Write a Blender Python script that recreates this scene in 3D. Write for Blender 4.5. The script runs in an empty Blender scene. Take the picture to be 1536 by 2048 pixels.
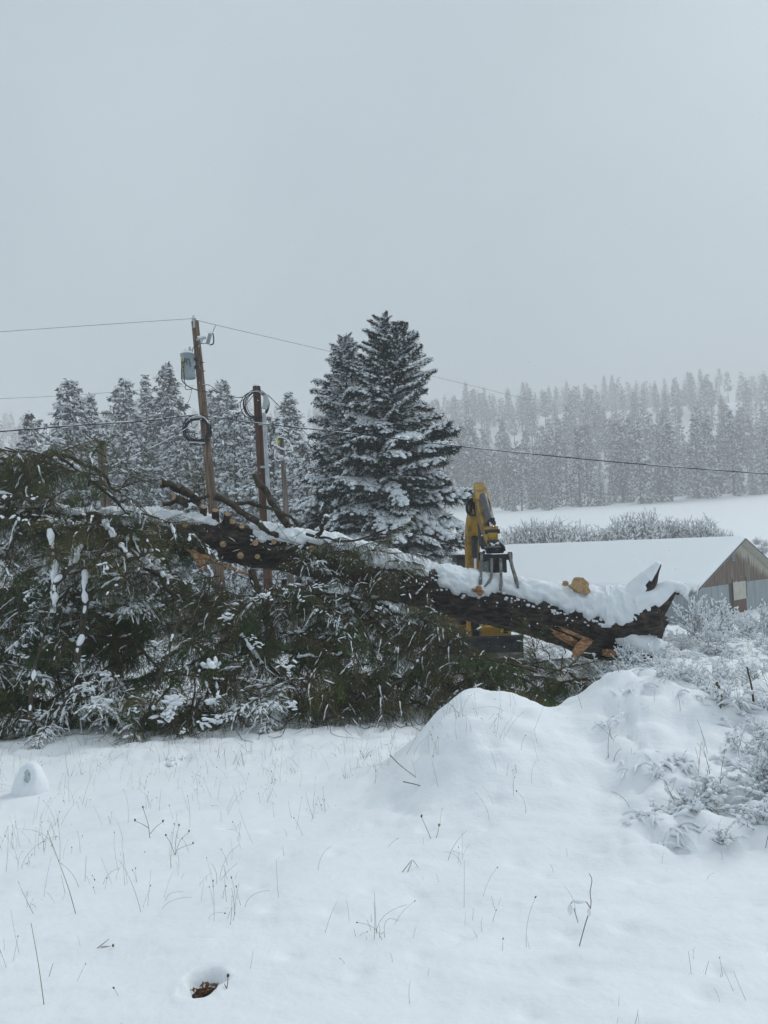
import bpy, math, random
import numpy as np
from mathutils import Matrix, Vector, Euler

# ------------------------------------------------------------------ camera, sky, sun, exposure
SC = bpy.context.scene
COL = SC.collection
R = math.radians
F = 1547.0                      # focal length in pixels of the 1536x2048 photograph
CAMZ = 1.6
PITCH, ROLL = R(3.0), R(-1.9)
cam_d = bpy.data.cameras.new('camera')
cam = bpy.data.objects.new('camera', cam_d)
COL.objects.link(cam)
cam_d.sensor_fit = 'VERTICAL'
cam_d.sensor_height = 36.0
cam_d.sensor_width = 27.0
cam_d.lens = 36.0 * F / 2048.0
cam_d.clip_start = 0.05
cam_d.clip_end = 6000
CAMM = Matrix.Rotation(R(90) + PITCH, 4, 'X') @ Matrix.Rotation(ROLL, 4, 'Z')
cam.matrix_world = Matrix.Translation((0, 0, CAMZ)) @ CAMM
SC.camera = cam
SUN_EL, SUN_ROT = R(38), R(48)

w = bpy.data.worlds.new('World')
SC.world = w
w.use_nodes = True
nt = w.node_tree
bg = nt.nodes['Background']
sky = nt.nodes.new('ShaderNodeTexSky')
sky.sky_type = 'NISHITA'
sky.sun_disc = False
sky.sun_elevation = SUN_EL
sky.sun_rotation = SUN_ROT
sky.air_density = 1.0
sky.dust_density = 6.0
hs = nt.nodes.new('ShaderNodeHueSaturation')
hs.inputs['Saturation'].default_value = 0.35
nt.links.new(sky.outputs[0], hs.inputs['Color'])
# a closed, even overcast with very faint large cloud tones
tc = nt.nodes.new('ShaderNodeTexCoord')
no = nt.nodes.new('ShaderNodeTexNoise')
no.inputs['Scale'].default_value = 2.2
no.inputs['Detail'].default_value = 4
nt.links.new(tc.outputs['Generated'], no.inputs['Vector'])
rp = nt.nodes.new('ShaderNodeValToRGB')
rp.color_ramp.elements[0].position = 0.3
rp.color_ramp.elements[0].color = (3.35, 4.1, 4.62, 1)
rp.color_ramp.elements[1].position = 0.7
rp.color_ramp.elements[1].color = (4.15, 5.0, 5.55, 1)
nt.links.new(no.outputs[0], rp.inputs[0])
mx = nt.nodes.new('ShaderNodeMixRGB')
mx.inputs[0].default_value = 0.94
nt.links.new(hs.outputs[0], mx.inputs[1])
nt.links.new(rp.outputs[0], mx.inputs[2])
nt.links.new(mx.outputs[0], bg.inputs['Color'])
bg.inputs['Strength'].default_value = 0.1

sd = bpy.data.lights.new('sun', 'SUN')
sd.energy = 1.5
sd.angle = R(30)
sd.color = (1.0, 0.985, 0.96)
sun = bpy.data.objects.new('sun', sd)
COL.objects.link(sun)
# direction towards the sun
SV = Vector((math.sin(SUN_ROT) * math.cos(SUN_EL), math.cos(SUN_ROT) * math.cos(SUN_EL), math.sin(SUN_EL)))
sun.rotation_euler = SV.to_track_quat('Z', 'Y').to_euler()

SC.view_settings.view_transform = 'Standard'
SC.view_settings.look = 'None'
SC.view_settings.gamma = 1.0
SC.view_settings.use_curve_mapping = False
SC.view_settings.exposure = 0.36
SC.render.engine = 'CYCLES'
cy = SC.cycles
cy.use_denoising = True
cy.max_bounces = 4
cy.diffuse_bounces = 2
cy.glossy_bounces = 2
cy.transmission_bounces = 2
cy.volume_bounces = 1
cy.use_adaptive_sampling = True
cy.adaptive_threshold = 0.02

HAZE = 0.0019
rng = np.random.default_rng(7)
random.seed(7)

# ------------------------------------------------------------------ pixel helpers
_CM = np.array(CAMM.to_3x3())
def ray(px, py):
    v = np.stack([(np.asarray(px, float) - 768) / F, (1024 - np.asarray(py, float)) / F,
                  -np.ones_like(np.asarray(px, float))], -1)
    return v @ _CM.T
def P(px, py, d):
    r = ray(px, py)
    s = np.asarray(d, float) / r[..., 1]
    return r * s[..., None] + np.array([0, 0, CAMZ])
def pxm(n, d):
    return n / F * d            # n pixels at depth d, in metres

# ------------------------------------------------------------------ noise
def _hash(ix, iy, iz, s):
    h = (ix.astype(np.int64) * 374761393 + iy.astype(np.int64) * 668265263 + iz.astype(np.int64) * 2147483647 + s * 974634777)
    h = (h ^ (h >> 13)) * 1274126177
    h = h ^ (h >> 16)
    return ((h & 0xFFFFFF) / float(0xFFFFFF)) * 2 - 1
def vnoise(x, y, z=None, s=0):
    x = np.asarray(x, float); y = np.asarray(y, float)
    if z is None:
        x, y = np.broadcast_arrays(x, y); ix, iy = np.floor(x), np.floor(y); fx, fy = x - ix, y - iy; zz = ix * 0
        u, v = [f * f * f * (f * (f * 6 - 15) + 10) for f in (fx, fy)]
        a, b, c, d = _hash(ix, iy, zz, s), _hash(ix + 1, iy, zz, s), _hash(ix, iy + 1, zz, s), _hash(ix + 1, iy + 1, zz, s)
        return a + (b - a) * u + (c - a) * v + (a - b - c + d) * u * v
    z = np.asarray(z, float)
    ix, iy, iz = np.floor(x), np.floor(y), np.floor(z)
    fx, fy, fz = x - ix, y - iy, z - iz
    u, v, w_ = [f * f * f * (f * (f * 6 - 15) + 10) for f in (fx, fy, fz)]
    o = 0
    for dx in (0, 1):
        for dy in (0, 1):
            for dz in (0, 1):
                wt = (u if dx else 1 - u) * (v if dy else 1 - v) * (w_ if dz else 1 - w_)
                o = o + wt * _hash(ix + dx, iy + dy, iz + dz, s)
    return o
def fbm(x, y, z=None, oct=3, s=0):
    o, a, t = 0, 1.0, 0
    x = np.asarray(x, float); y = np.asarray(y, float)
    z = None if z is None else np.asarray(z, float)
    for k in range(oct):
        f = 2.03 ** k
        o = o + a * vnoise(x * f + 13.7 * k, y * f + 7.1 * k, None if z is None else z * f, s + k)
        t += a; a *= 0.5
    return o / t
def worley(x, y, s=0):
    ix, iy = np.floor(x), np.floor(y)
    best = np.full(np.shape(x), 9.0)
    for dx in (-1, 0, 1):
        for dy in (-1, 0, 1):
            cx, cy_ = ix + dx, iy + dy
            jx = cx + 0.5 + 0.45 * _hash(cx, cy_, cx * 0, s)
            jy = cy_ + 0.5 + 0.45 * _hash(cx, cy_, cx * 0, s + 5)
            best = np.minimum(best, np.hypot(x - jx, y - jy))
    return best
def ss(a, b, x):
    t = np.clip((np.asarray(x, float) - a) / (b - a), 0, 1)
    return t * t * (3 - 2 * t)

# ------------------------------------------------------------------ mesh builder
class MB:
    def __init__(s): s.V = []; s.F = {3: [], 4: []}; s.M = {3: [], 4: []}; s.n = 0
    def add(s, V, Fc, m=0):
        V = np.asarray(V, float).reshape(-1, 3); Fc = np.asarray(Fc, int)
        k = Fc.shape[1]
        s.V.append(V); s.F[k].append(Fc + s.n); s.M[k].append(np.broadcast_to(np.asarray(m, int), (len(Fc),))); s.n += len(V)
        return s
    def mesh(s, name, mats, smooth=True):
        me = bpy.data.meshes.new(name)
        V = np.concatenate(s.V)
        me.vertices.add(len(V)); me.vertices.foreach_set('co', V.astype(np.float32).ravel())
        f3 = np.concatenate(s.F[3]) if s.F[3] else np.zeros((0, 3), int)
        f4 = np.concatenate(s.F[4]) if s.F[4] else np.zeros((0, 4), int)
        m = np.concatenate([a for k in (3, 4) for a in s.M[k]])
        loops = np.concatenate([f3.ravel(), f4.ravel()])
        st = np.concatenate([np.arange(len(f3)) * 3, len(f3) * 3 + np.arange(len(f4)) * 4])
        me.loops.add(len(loops)); me.loops.foreach_set('vertex_index', loops.astype(np.int32))
        me.polygons.add(len(st)); me.polygons.foreach_set('loop_start', st.astype(np.int32))
        me.polygons.foreach_set('material_index', m.astype(np.int32))
        me.polygons.foreach_set('use_smooth', np.isin(m, list(smooth)) if isinstance(smooth, set) else np.full(len(st), bool(smooth)))
        for mt in mats: me.materials.append(mt)
        me.update(calc_edges=True); me.validate()
        return me
    def build(s, name, mats, parent=None, smooth=True, loc=None):
        return link(name, s.mesh(name, mats if isinstance(mats, (list, tuple)) else [mats], smooth), parent, loc)
def link(name, data, parent=None, loc=None):
    o = bpy.data.objects.new(name, data)
    COL.objects.link(o)
    if parent: o.parent = parent
    if loc is not None: o.location = loc
    return o
def tag(o, label=None, cat=None, group=None, kind=None):
    if label: o['label'] = label
    if cat: o['category'] = cat
    if group: o['group'] = group
    if kind: o['kind'] = kind
    return o
def empty(name, loc=(0, 0, 0), rz=0, label=None, cat=None, group=None):
    o = link(name, None, None, loc); o.rotation_euler.z = rz
    o.empty_display_size = 0.2
    return tag(o, label, cat, group)

BOXF = np.array([[0, 3, 2, 1], [4, 5, 6, 7], [0, 1, 5, 4], [1, 2, 6, 5], [2, 3, 7, 6], [3, 0, 4, 7]])
def box(mb, lo, hi, m=0, M=None):
    lo = np.array(lo, float); hi = np.array(hi, float)
    V = np.array([[0, 0, 0], [1, 0, 0], [1, 1, 0], [0, 1, 0], [0, 0, 1], [1, 0, 1], [1, 1, 1], [0, 1, 1]]) * (hi - lo) + lo
    if M is not None: V = V @ np.array(M)[:3, :3].T + np.array(M)[:3, 3]
    return mb.add(V, BOXF, m)
def norm(v):
    v = np.asarray(v, float)
    return v / np.maximum(np.linalg.norm(v, axis=-1, keepdims=True), 1e-9)
def frames(T):
    """two unit vectors across the tangents T (...,3)"""
    up = np.where(np.abs(T[..., 2:3]) > 0.9, np.array([1.0, 0.15, 0]), np.array([0, 0, 1.0]))
    A = norm(np.cross(T, up)); B = np.cross(A, T)
    return A, B                 # A sideways, B upwards
def tubes(mb, Pp, Rr, n=4, m=0, caps=False, mcap=None):
    """Pp (N,K,3), Rr (N,K): N tubes of K rings with n sides"""
    Pp = np.asarray(Pp, float); Rr = np.asarray(Rr, float)
    N, K = Pp.shape[:2]
    T = norm(np.gradient(Pp, axis=1))
    A, B = frames(norm(T.mean(1)))
    A = A[:, None, :] - T * (A[:, None, :] * T).sum(-1, keepdims=True); A = norm(A)
    B = np.cross(A, T)
    th = np.arange(n) / n * 2 * np.pi
    V = Pp[:, :, None, :] + Rr[:, :, None, None] * (np.cos(th)[None, None, :, None] * A[:, :, None, :] + np.sin(th)[None, None, :, None] * B[:, :, None, :])
    base = (np.arange(N) * K * n)[:, None, None]; k = np.arange(K - 1)[None, :, None] * n; j = np.arange(n)[None, None, :]; j2 = (j + 1) % n
    Fq = np.stack([base + k + j, base + k + j2, base + k + n + j2, base + k + n + j], -1).reshape(-1, 4)
    mb.add(V.reshape(-1, 3), Fq, m)
    if caps:
        for i in range(N):
            for r_, fl in ((0, True), (K - 1, False)):
                ring = V[i, r_]; c = ring.mean(0)
                vv = np.vstack([ring, c]); ff = np.array([[a, (a + 1) % n, n] for a in range(n)])
                mb.add(vv, ff[:, ::-1] if fl else ff, m if mcap is None else mcap)
    return mb
def tube(mb, pts, r, n=8, m=0, caps=True, mcap=None):
    pts = np.asarray(pts, float)
    r = np.broadcast_to(np.asarray(r, float), (len(pts),))
    return tubes(mb, pts[None], r[None], n, m, caps, mcap)
def smooth_path(pts, k=40):
    """Catmull-Rom through points (any columns)"""
    p = np.asarray(pts, float); p = np.vstack([2 * p[0] - p[1], p, 2 * p[-1] - p[-2]])
    t = np.linspace(0, len(p) - 3 - 1e-6, k); i = t.astype(int); f = (t - i)[:, None]
    a, b, c, d = p[i], p[i + 1], p[i + 2], p[i + 3]
    return 0.5 * ((2 * b) + (-a + c) * f + (2 * a - 5 * b + 4 * c - d) * f ** 2 + (-a + 3 * b - 3 * c + d) * f ** 3)
def _ico(sub):
    import bmesh
    bm = bmesh.new(); bmesh.ops.create_icosphere(bm, subdivisions=sub, radius=1.0)
    V = np.array([v.co[:] for v in bm.verts]); Fc = np.array([[v.index for v in f.verts] for f in bm.faces]); bm.free()
    return V, Fc
ICO = {k: _ico(k) for k in (1, 2, 3)}
def blobs(mb, C, X, Y, Z, m=0, sub=1, jit=0.15, r=None):
    """C,X,Y,Z (N,3): centres and scaled half axes"""
    r = r or rng
    C = np.asarray(C, float)
    if len(C) == 0: return mb
    V, Fc = ICO[sub]
    j = 1 + jit * r.standard_normal((len(C), len(V), 1))
    W = C[:, None] + j * (V[None, :, 0:1] * np.asarray(X)[:, None] + V[None, :, 1:2] * np.asarray(Y)[:, None] + V[None, :, 2:3] * np.asarray(Z)[:, None])
    Fa = Fc[None] + (np.arange(len(C)) * len(V))[:, None, None]
    return mb.add(W.reshape(-1, 3), Fa.reshape(-1, 3), m)
def lathe(mb, prof, c, axis=(0, 0, 1), n=20, m=0):
    """prof list of (r,h) along axis from c"""
    ax = norm(np.array(axis, float)); A, B = frames(ax[None]); A, B = A[0], B[0]
    th = np.arange(n) / n * 2 * np.pi
    V = np.concatenate([np.asarray(c) + ax * h + r_ * (np.cos(th)[:, None] * A + np.sin(th)[:, None] * B) for r_, h in prof])
    K = len(prof); k = np.arange(K - 1)[:, None] * n; j = np.arange(n)[None]; j2 = (j + 1) % n
    return mb.add(V, np.stack([k + j, k + j2, k + n + j2, k + n + j], -1).reshape(-1, 4), m)
def beam(mb, pts, side, wd, ht, m=0):
    """box-section beam along pts; side = sideways vector, wd across, ht in depth"""
    pts = np.asarray(pts, float); K = len(pts)
    T = norm(np.gradient(pts, axis=0)); S = norm(np.asarray(side, float))
    U = norm(np.cross(S, T))
    wd = np.broadcast_to(wd, (K,)); ht = np.broadcast_to(ht, (K,))
    b = 0.12
    cs = [(-1, -1 + b), (-1 + b, -1), (1 - b, -1), (1, -1 + b), (1, 1 - b), (1 - b, 1), (-1 + b, 1), (-1, 1 - b)]
    V = np.concatenate([[pts[i] + S * a * wd[i] / 2 + U[i] * c * ht[i] / 2 for a, c in cs] for i in range(K)])
    n = 8; k = np.arange(K - 1)[:, None] * n; j = np.arange(n)[None]; j2 = (j + 1) % n
    mb.add(V, np.stack([k + j, k + j2, k + n + j2, k + n + j], -1).reshape(-1, 4), m)
    for r_, fl in ((0, 1), (K - 1, 0)):
        q = V[r_ * n:(r_ + 1) * n]; c = q.mean(0); ff = np.array([[a, (a + 1) % n, n] for a in range(n)])
        mb.add(np.vstack([q, c]), ff[:, ::-1] if fl else ff, m)
    return mb

# ------------------------------------------------------------------ materials
def mat(name, c1, c2=None, scale=3.0, rough=0.8, bump=0.0, bscale=30.0, detail=5, stretch=None, metal=0.0, obj_rand=0.0, spec=0.3, c3=None, pos=(0.35, 0.65), bdist=0.02):
    m = bpy.data.materials.new(name); m.use_nodes = True
    t = m.node_tree; b = t.nodes['Principled BSDF']
    b.inputs['Roughness'].default_value = rough
    b.inputs['Metallic'].default_value = metal
    b.inputs['Specular IOR Level'].default_value = spec
    co = t.nodes.new('ShaderNodeTexCoord'); mp = t.nodes.new('ShaderNodeMapping')
    if stretch: mp.inputs['Scale'].default_value = stretch
    t.links.new(co.outputs['Object'], mp.inputs['Vector'])
    n = t.nodes.new('ShaderNodeTexNoise'); n.inputs['Scale'].default_value = scale; n.inputs['Detail'].default_value = detail
    t.links.new(mp.outputs[0], n.inputs['Vector'])
    rmp = t.nodes.new('ShaderNodeValToRGB'); e = rmp.color_ramp.elements
    e[0].position, e[1].position = pos
    e[0].color = (*c1, 1); e[1].color = (*(c2 or c1), 1)
    if c3:
        q = e.new((pos[0] + pos[1]) / 2); q.color = (*c3, 1)
    fac = n.outputs[0]
    if obj_rand:
        oi = t.nodes.new('ShaderNodeObjectInfo'); ma = t.nodes.new('ShaderNodeMath'); ma.operation = 'MULTIPLY_ADD'
        ma.inputs[1].default_value = obj_rand
        sb = t.nodes.new('ShaderNodeMath'); sb.operation = 'SUBTRACT'; sb.inputs[1].default_value = 0.5
        t.links.new(oi.outputs['Random'], sb.inputs[0]); t.links.new(sb.outputs[0], ma.inputs[0]); t.links.new(n.outputs[0], ma.inputs[2])
        fac = ma.outputs[0]
    t.links.new(fac, rmp.inputs[0]); t.links.new(rmp.outputs[0], b.inputs['Base Color'])
    if bump:
        n2 = t.nodes.new('ShaderNodeTexNoise'); n2.inputs['Scale'].default_value = bscale; n2.inputs['Detail'].default_value = 6
        t.links.new(mp.outputs[0], n2.inputs['Vector'])
        bp = t.nodes.new('ShaderNodeBump'); bp.inputs['Strength'].default_value = bump; bp.inputs['Distance'].default_value = bdist
        t.links.new(n2.outputs[0], bp.inputs['Height']); t.links.new(bp.outputs[0], b.inputs['Normal'])
    return m
SNOW = mat('snow', (0.835, 0.862, 0.89), (0.87, 0.89, 0.915), 1.5, 0.65, 0.35, 22, spec=0.2, bdist=0.02)
SNOWB = mat('snow_on_things', (0.82, 0.86, 0.90), (0.87, 0.895, 0.92), 6, 0.7, 0.3, 40, spec=0.2)
SNOWF = mat('distant_snow', (0.80, 0.83, 0.86), (0.86, 0.88, 0.90), 0.6, 0.8)
BARK = mat('spruce_bark', (0.016, 0.012, 0.011), (0.095, 0.070, 0.056), 9, 0.9, 1.0, 20, stretch=(0.6, 1.6, 1.6), c3=(0.04, 0.031, 0.027), bdist=0.05)
LIMB = mat('limb_bark', (0.03, 0.026, 0.02), (0.09, 0.075, 0.05), 9, 0.9, 0.6, 40)
TWIG = mat('twig_bark', (0.035, 0.026, 0.018), (0.10, 0.07, 0.04), 8, 0.9)
NEED = mat('spruce_needles', (0.028, 0.068, 0.025), (0.25, 0.22, 0.05), 1.6, 0.6, obj_rand=0.6, c3=(0.085, 0.13, 0.036), pos=(0.2, 0.88))
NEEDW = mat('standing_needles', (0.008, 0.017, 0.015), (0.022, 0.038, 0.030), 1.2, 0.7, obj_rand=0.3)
NEEDM = mat('distant_needles', (0.022, 0.032, 0.030), (0.055, 0.068, 0.062), 0.5, 0.8, obj_rand=0.3)
TRUNKF = mat('distant_trunk', (0.03, 0.026, 0.024), (0.07, 0.06, 0.055), 2, 0.9)
CUT = mat('cut_wood', (0.36, 0.22, 0.11), (0.55, 0.38, 0.21), 14, 0.75, 0.2, 60)
SPLIT = mat('split_wood', (0.20, 0.085, 0.04), (0.50, 0.31, 0.16), 9, 0.7, 0.6, 30, stretch=(0.6, 2.5, 2.5), c3=(0.36, 0.19, 0.09))
RIM = mat('cut_rim', (0.05, 0.035, 0.022), (0.10, 0.07, 0.04), 10, 0.9)
POLE1 = mat('weathered_pole_wood', (0.06, 0.036, 0.024), (0.22, 0.165, 0.125), 10, 0.85, 0.6, 30, stretch=(2.6, 2.6, 0.12), c3=(0.13, 0.085, 0.058))
POLE2 = mat('dark_pole_wood', (0.042, 0.021, 0.014), (0.12, 0.062, 0.040), 10, 0.85, 0.5, 30, stretch=(2.2, 2.2, 0.12))
POLE3 = mat('grey_pole_wood', (0.06, 0.05, 0.042), (0.25, 0.21, 0.18), 10, 0.9, 0.6, 30, stretch=(3, 3, 0.1))
GALV = mat('galvanised', (0.34, 0.37, 0.39), (0.46, 0.49, 0.51), 5, 0.5, metal=0.3)
TANK = mat('transformer_grey', (0.22, 0.27, 0.30), (0.30, 0.35, 0.38), 3, 0.5)
BLACK = mat('black_rubber', (0.012, 0.012, 0.014), (0.03, 0.03, 0.033), 8, 0.6)
DKMETAL = mat('dark_steel', (0.02, 0.021, 0.025), (0.05, 0.05, 0.055), 6, 0.5, 0.2, 30, metal=0.3)
CYL = mat('grey_cylinder', (0.05, 0.055, 0.065), (0.08, 0.085, 0.095), 4, 0.45, metal=0.2)
CHROME = mat('chrome_rod', (0.6, 0.6, 0.62), None, 4, 0.2, metal=0.7)
STEELW = mat('worn_steel', (0.10, 0.095, 0.09), (0.26, 0.245, 0.235), 9, 0.5, 0.2, 30, metal=0.4)
YEL = mat('machine_yellow', (0.13, 0.075, 0.018), (0.42, 0.25, 0.03), 3.5, 0.5, 0.15, 14, c3=(0.33, 0.19, 0.022))
LIME = mat('yellow_sticker', (0.62, 0.58, 0.03), (0.70, 0.66, 0.05), 9, 0.5)
STRIP = mat('pale_yellow_strip', (0.36, 0.34, 0.14), (0.46, 0.43, 0.2), 9, 0.6)
GLASS = mat('cab_glass', (0.03, 0.06, 0.065), (0.05, 0.09, 0.095), 1, 0.1, spec=0.8)
WIRE = mat('wire', (0.012, 0.013, 0.015), (0.03, 0.03, 0.032), 5, 0.6)
STALK = mat('dry_stalk', (0.07, 0.05, 0.036), (0.26, 0.19, 0.12), 6, 0.9, obj_rand=0.3)
SHRUBT = mat('shrub_twig', (0.05, 0.035, 0.03), (0.15, 0.105, 0.085), 5, 0.9)
LEAF = mat('dead_leaf', (0.06, 0.028, 0.012), (0.24, 0.13, 0.06), 30, 0.85)
SOIL = mat('dark_soil', (0.02, 0.014, 0.01), (0.05, 0.035, 0.022), 20, 0.95)
SIDING = mat('galvanised_siding', (0.22, 0.255, 0.275), (0.36, 0.40, 0.42), 1.6, 0.55, 0.1, 10, stretch=(3, 3, 0.3), metal=0.15)
CREAM = mat('cream_panel', (0.42, 0.40, 0.33), (0.52, 0.50, 0.43), 3, 0.8)
RUST = mat('rusted_panel', (0.05, 0.022, 0.012), (0.14, 0.065, 0.035), 3, 0.9, stretch=(4, 4, 0.6))
FASCIA = mat('roof_edge', (0.025, 0.027, 0.03), (0.05, 0.05, 0.055), 3, 0.6)
FROST = mat('frosted_hollow', (0.34, 0.37, 0.39), (0.62, 0.65, 0.68), 45, 0.9, pos=(0.4, 0.6))

def gable_material():
    """cream paint worn away to brown and grey boards, paint surviving under the far verge"""
    m = mat('worn_gable_boards', (0.10, 0.048, 0.024), (0.19, 0.155, 0.13), 1.1, 0.9, 0.4, 12, stretch=(3.2, 3.2, 0.35), c3=(0.12, 0.078, 0.052))
    t = m.node_tree; b = t.nodes['Principled BSDF']
    co = t.nodes.new('ShaderNodeTexCoord'); sx = t.nodes.new('ShaderNodeSeparateXYZ')
    t.links.new(co.outputs['Object'], sx.inputs[0])
    def M_(op, a, b_):
        n = t.nodes.new('ShaderNodeMath'); n.operation = op
        for i, v in enumerate((a, b_)):
            if isinstance(v, (int, float)): n.inputs[i].default_value = v
            else: t.links.new(v, n.inputs[i])
        return n.outputs[0]
    # survives where z > line falling towards +x
    line = M_('MULTIPLY_ADD', sx.outputs[0], -0.30); line.node.inputs[2].default_value = 8.35
    diff = M_('SUBTRACT', sx.outputs[2], line)
    mp = t.nodes.new('ShaderNodeMapping'); mp.inputs['Scale'].default_value = (3.0, 3.0, 0.5); t.links.new(co.outputs['Object'], mp.inputs[0])
    n = t.nodes.new('ShaderNodeTexNoise'); n.inputs['Scale'].default_value = 1.0; n.inputs['Detail'].default_value = 6; t.links.new(mp.outputs[0], n.inputs[0])
    v = M_('ADD', diff, M_('MULTIPLY', M_('SUBTRACT', n.outputs[0], 0.5), 2.6))
    rr = t.nodes.new('ShaderNodeMapRange'); rr.inputs[1].default_value = -0.25; rr.inputs[2].default_value = 0.35; t.links.new(v, rr.inputs[0])
    old = b.inputs['Base Color'].links[0].from_socket
    mixn = t.nodes.new('ShaderNodeMixRGB'); t.links.new(rr.outputs[0], mixn.inputs[0]); t.links.new(old, mixn.inputs[1]); mixn.inputs[2].default_value = (0.44, 0.41, 0.33, 1)
    t.links.new(mixn.outputs[0], b.inputs['Base Color'])
    return m
GABLE = gable_material()

# ------------------------------------------------------------------ terrain
_ty = np.array([-400, -50, 0, 2.6, 6, 9.5, 14, 19, 25, 40, 58, 74, 90, 120, 240, 280, 400, 560, 670, 900, 3000.])
_tz = np.array([4, 0.5, 0, 0, -0.33, -0.69, -0.95, -1.13, -1.5, -3.0, -4.6, -4.2, 0.0, 3.2, 12.8, 17.5, 45, 94, 110, 116, 120.])
HOLE = None
def macro(x, y):
    x = np.asarray(x, float); y = np.asarray(y, float)
    z = (np.interp(y - 1.5, _ty, _tz) + np.interp(y, _ty, _tz) * 2 + np.interp(y + 1.5, _ty, _tz)) / 4
    # field and hill climb a little later towards the left
    z = z + ss(130, 270, y) * (np.clip(x, -400, 190) * 0.018 * (1 - ss(480, 800, y)) + np.clip(x - 60, 0, 300) * 0.03 * ss(300, 480, y))
    # bank on the right
    bank = ss(1.6, 4.2, x - 0.12 * (y - 8)) * ss(4.6, 9, y) * (1 - ss(18, 34, y))
    z = z + 0.50 * bank
    # snow-covered mound in the middle distance
    xl = x - 0.02 * (y - 7)
    m = (0.35 * ss(-0.75, 0.7, xl) + 0.65 * ss(-0.22, 0.72, xl + 0.12 * vnoise(y * 1.3, x * 0, s=3))) * ss(4.3, 7.2, y) * (1 - ss(7.45, 8.3, y + 0.15 * vnoise(x * 1.5, y * 0, s=9)))
    fade = 1 - 0.55 * ss(2.0, 3.4, x)
    hgt = 0.66 + 0.09 * np.exp(-((x - 0.84) / 0.40) ** 2) - 0.06 * np.exp(-((x - 1.55) / 0.22) ** 2) + 0.06 * np.exp(-((x - 2.05) / 0.2) ** 2)
    z = z + m * (hgt * fade + 0.11 * fbm(x * 1.5, y * 1.5, oct=3, s=66) + 0.035 * fbm(x * 5, y * 5, oct=2, s=67))
    return z
def bankmask(x, y):
    e = 0.5 * vnoise(x * 0.9, y * 0.9, s=21)
    bl = 1.08 + np.minimum(0.33 * (y - 4.4), 1.25 + 0.04 * y)
    a = ss(-0.2, 0.35, x - bl + 0.5 * e) * ss(4.05, 4.6, y + 0.5 * e) * (1 - ss(24, 34, y))
    a = a * (1 - 0.85 * np.exp(-((x - 2.15) / 0.35) ** 2 - ((y - 6.0) / 0.5) ** 2))
    # lumpy left flank of the mound and the foot of the brush
    b = 0.30 * np.exp(-((x - 0.15) / 0.55) ** 2 - ((y - 6.3) / 1.1) ** 2)
    c = 0.45 * ss(7.6, 8.6, y) * (1 - ss(10, 13, y)) * (1 - ss(0.2, 1.0, x))
    return np.clip(a + b + c, 0, 1)
def micro(x, y):
    near = 1 - ss(20, 60, y)
    z = near * (0.045 * fbm(x * 0.7, y * 0.9, oct=3, s=31) + 0.026 * fbm(x * 1.6, y * 4.2 + 0.5 * vnoise(x, y, s=4), oct=3, s=41))
    z = z + (1 - ss(9, 16, y)) * 0.006 * fbm(x * 9, y * 9, oct=3, s=51)
    # small dimples where stalks stand
    dm = worley(x * 2.3, y * 2.3, s=61)
    z = z - near * 0.020 * np.exp(-(dm / 0.12) ** 2) * (vnoise(x * 0.8, y * 0.8, s=62) > -0.1)
    bm_ = bankmask(x, y)
    d1 = worley(x * 2.6 + 0.5 * vnoise(x * 3, y * 3, s=6), y * 2.6, s=71); d2 = worley(x * 5.5, y * 5.5 + 0.4 * vnoise(x * 5, y * 5, s=8), s=72)
    pil = np.sqrt(np.clip(1 - (d1 / 0.8) ** 2, 0, 1)) * 0.17 + np.sqrt(np.clip(1 - (d2 / 0.8) ** 2, 0, 1)) * 0.09
    z = z + bm_ * (pil - 0.10 + 0.05 * fbm(x * 2, y * 2, oct=2, s=73))
    far = ss(20, 40, y) * (1 - ss(160, 300, y))
    z = z + far * 0.16 * fbm(x * 0.22, y * 0.22, oct=4, s=81) + ss(160, 320, y) * 1.9 * fbm(x * 0.0125, y * 0.0125, oct=3, s=91)
    if HOLE is not None:
        hx, hy = HOLE
        q = np.hypot((x - hx) / (0.080 + 0.035 * vnoise(x * 20, y * 20, s=5)), (y - hy) / 0.125)
        z = z - 0.070 * (1 - ss(0.6, 1.08, q)) + 0.004 * np.exp(-((q - 1.35) / 0.3) ** 2)
    return z
def gz(x, y):
    x = np.asarray(x, float); y = np.asarray(y, float)
    return macro(x, y) + micro(x, y)
def ground_at(px, py):
    d = np.concatenate([np.linspace(1.2, 40, 1600), np.linspace(40.2, 680, 1600)])
    p = P(np.full_like(d, px), np.full_like(d, py), d)
    under = p[:, 2] < gz(p[:, 0], p[:, 1])
    i = int(np.argmax(under)) if under.any() else len(d) - 1
    return np.array([p[i, 0], p[i, 1], float(gz(p[i, 0], p[i, 1]))])
_h = ground_at(405, 1962)
HOLE = (_h[0], _h[1])

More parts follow.
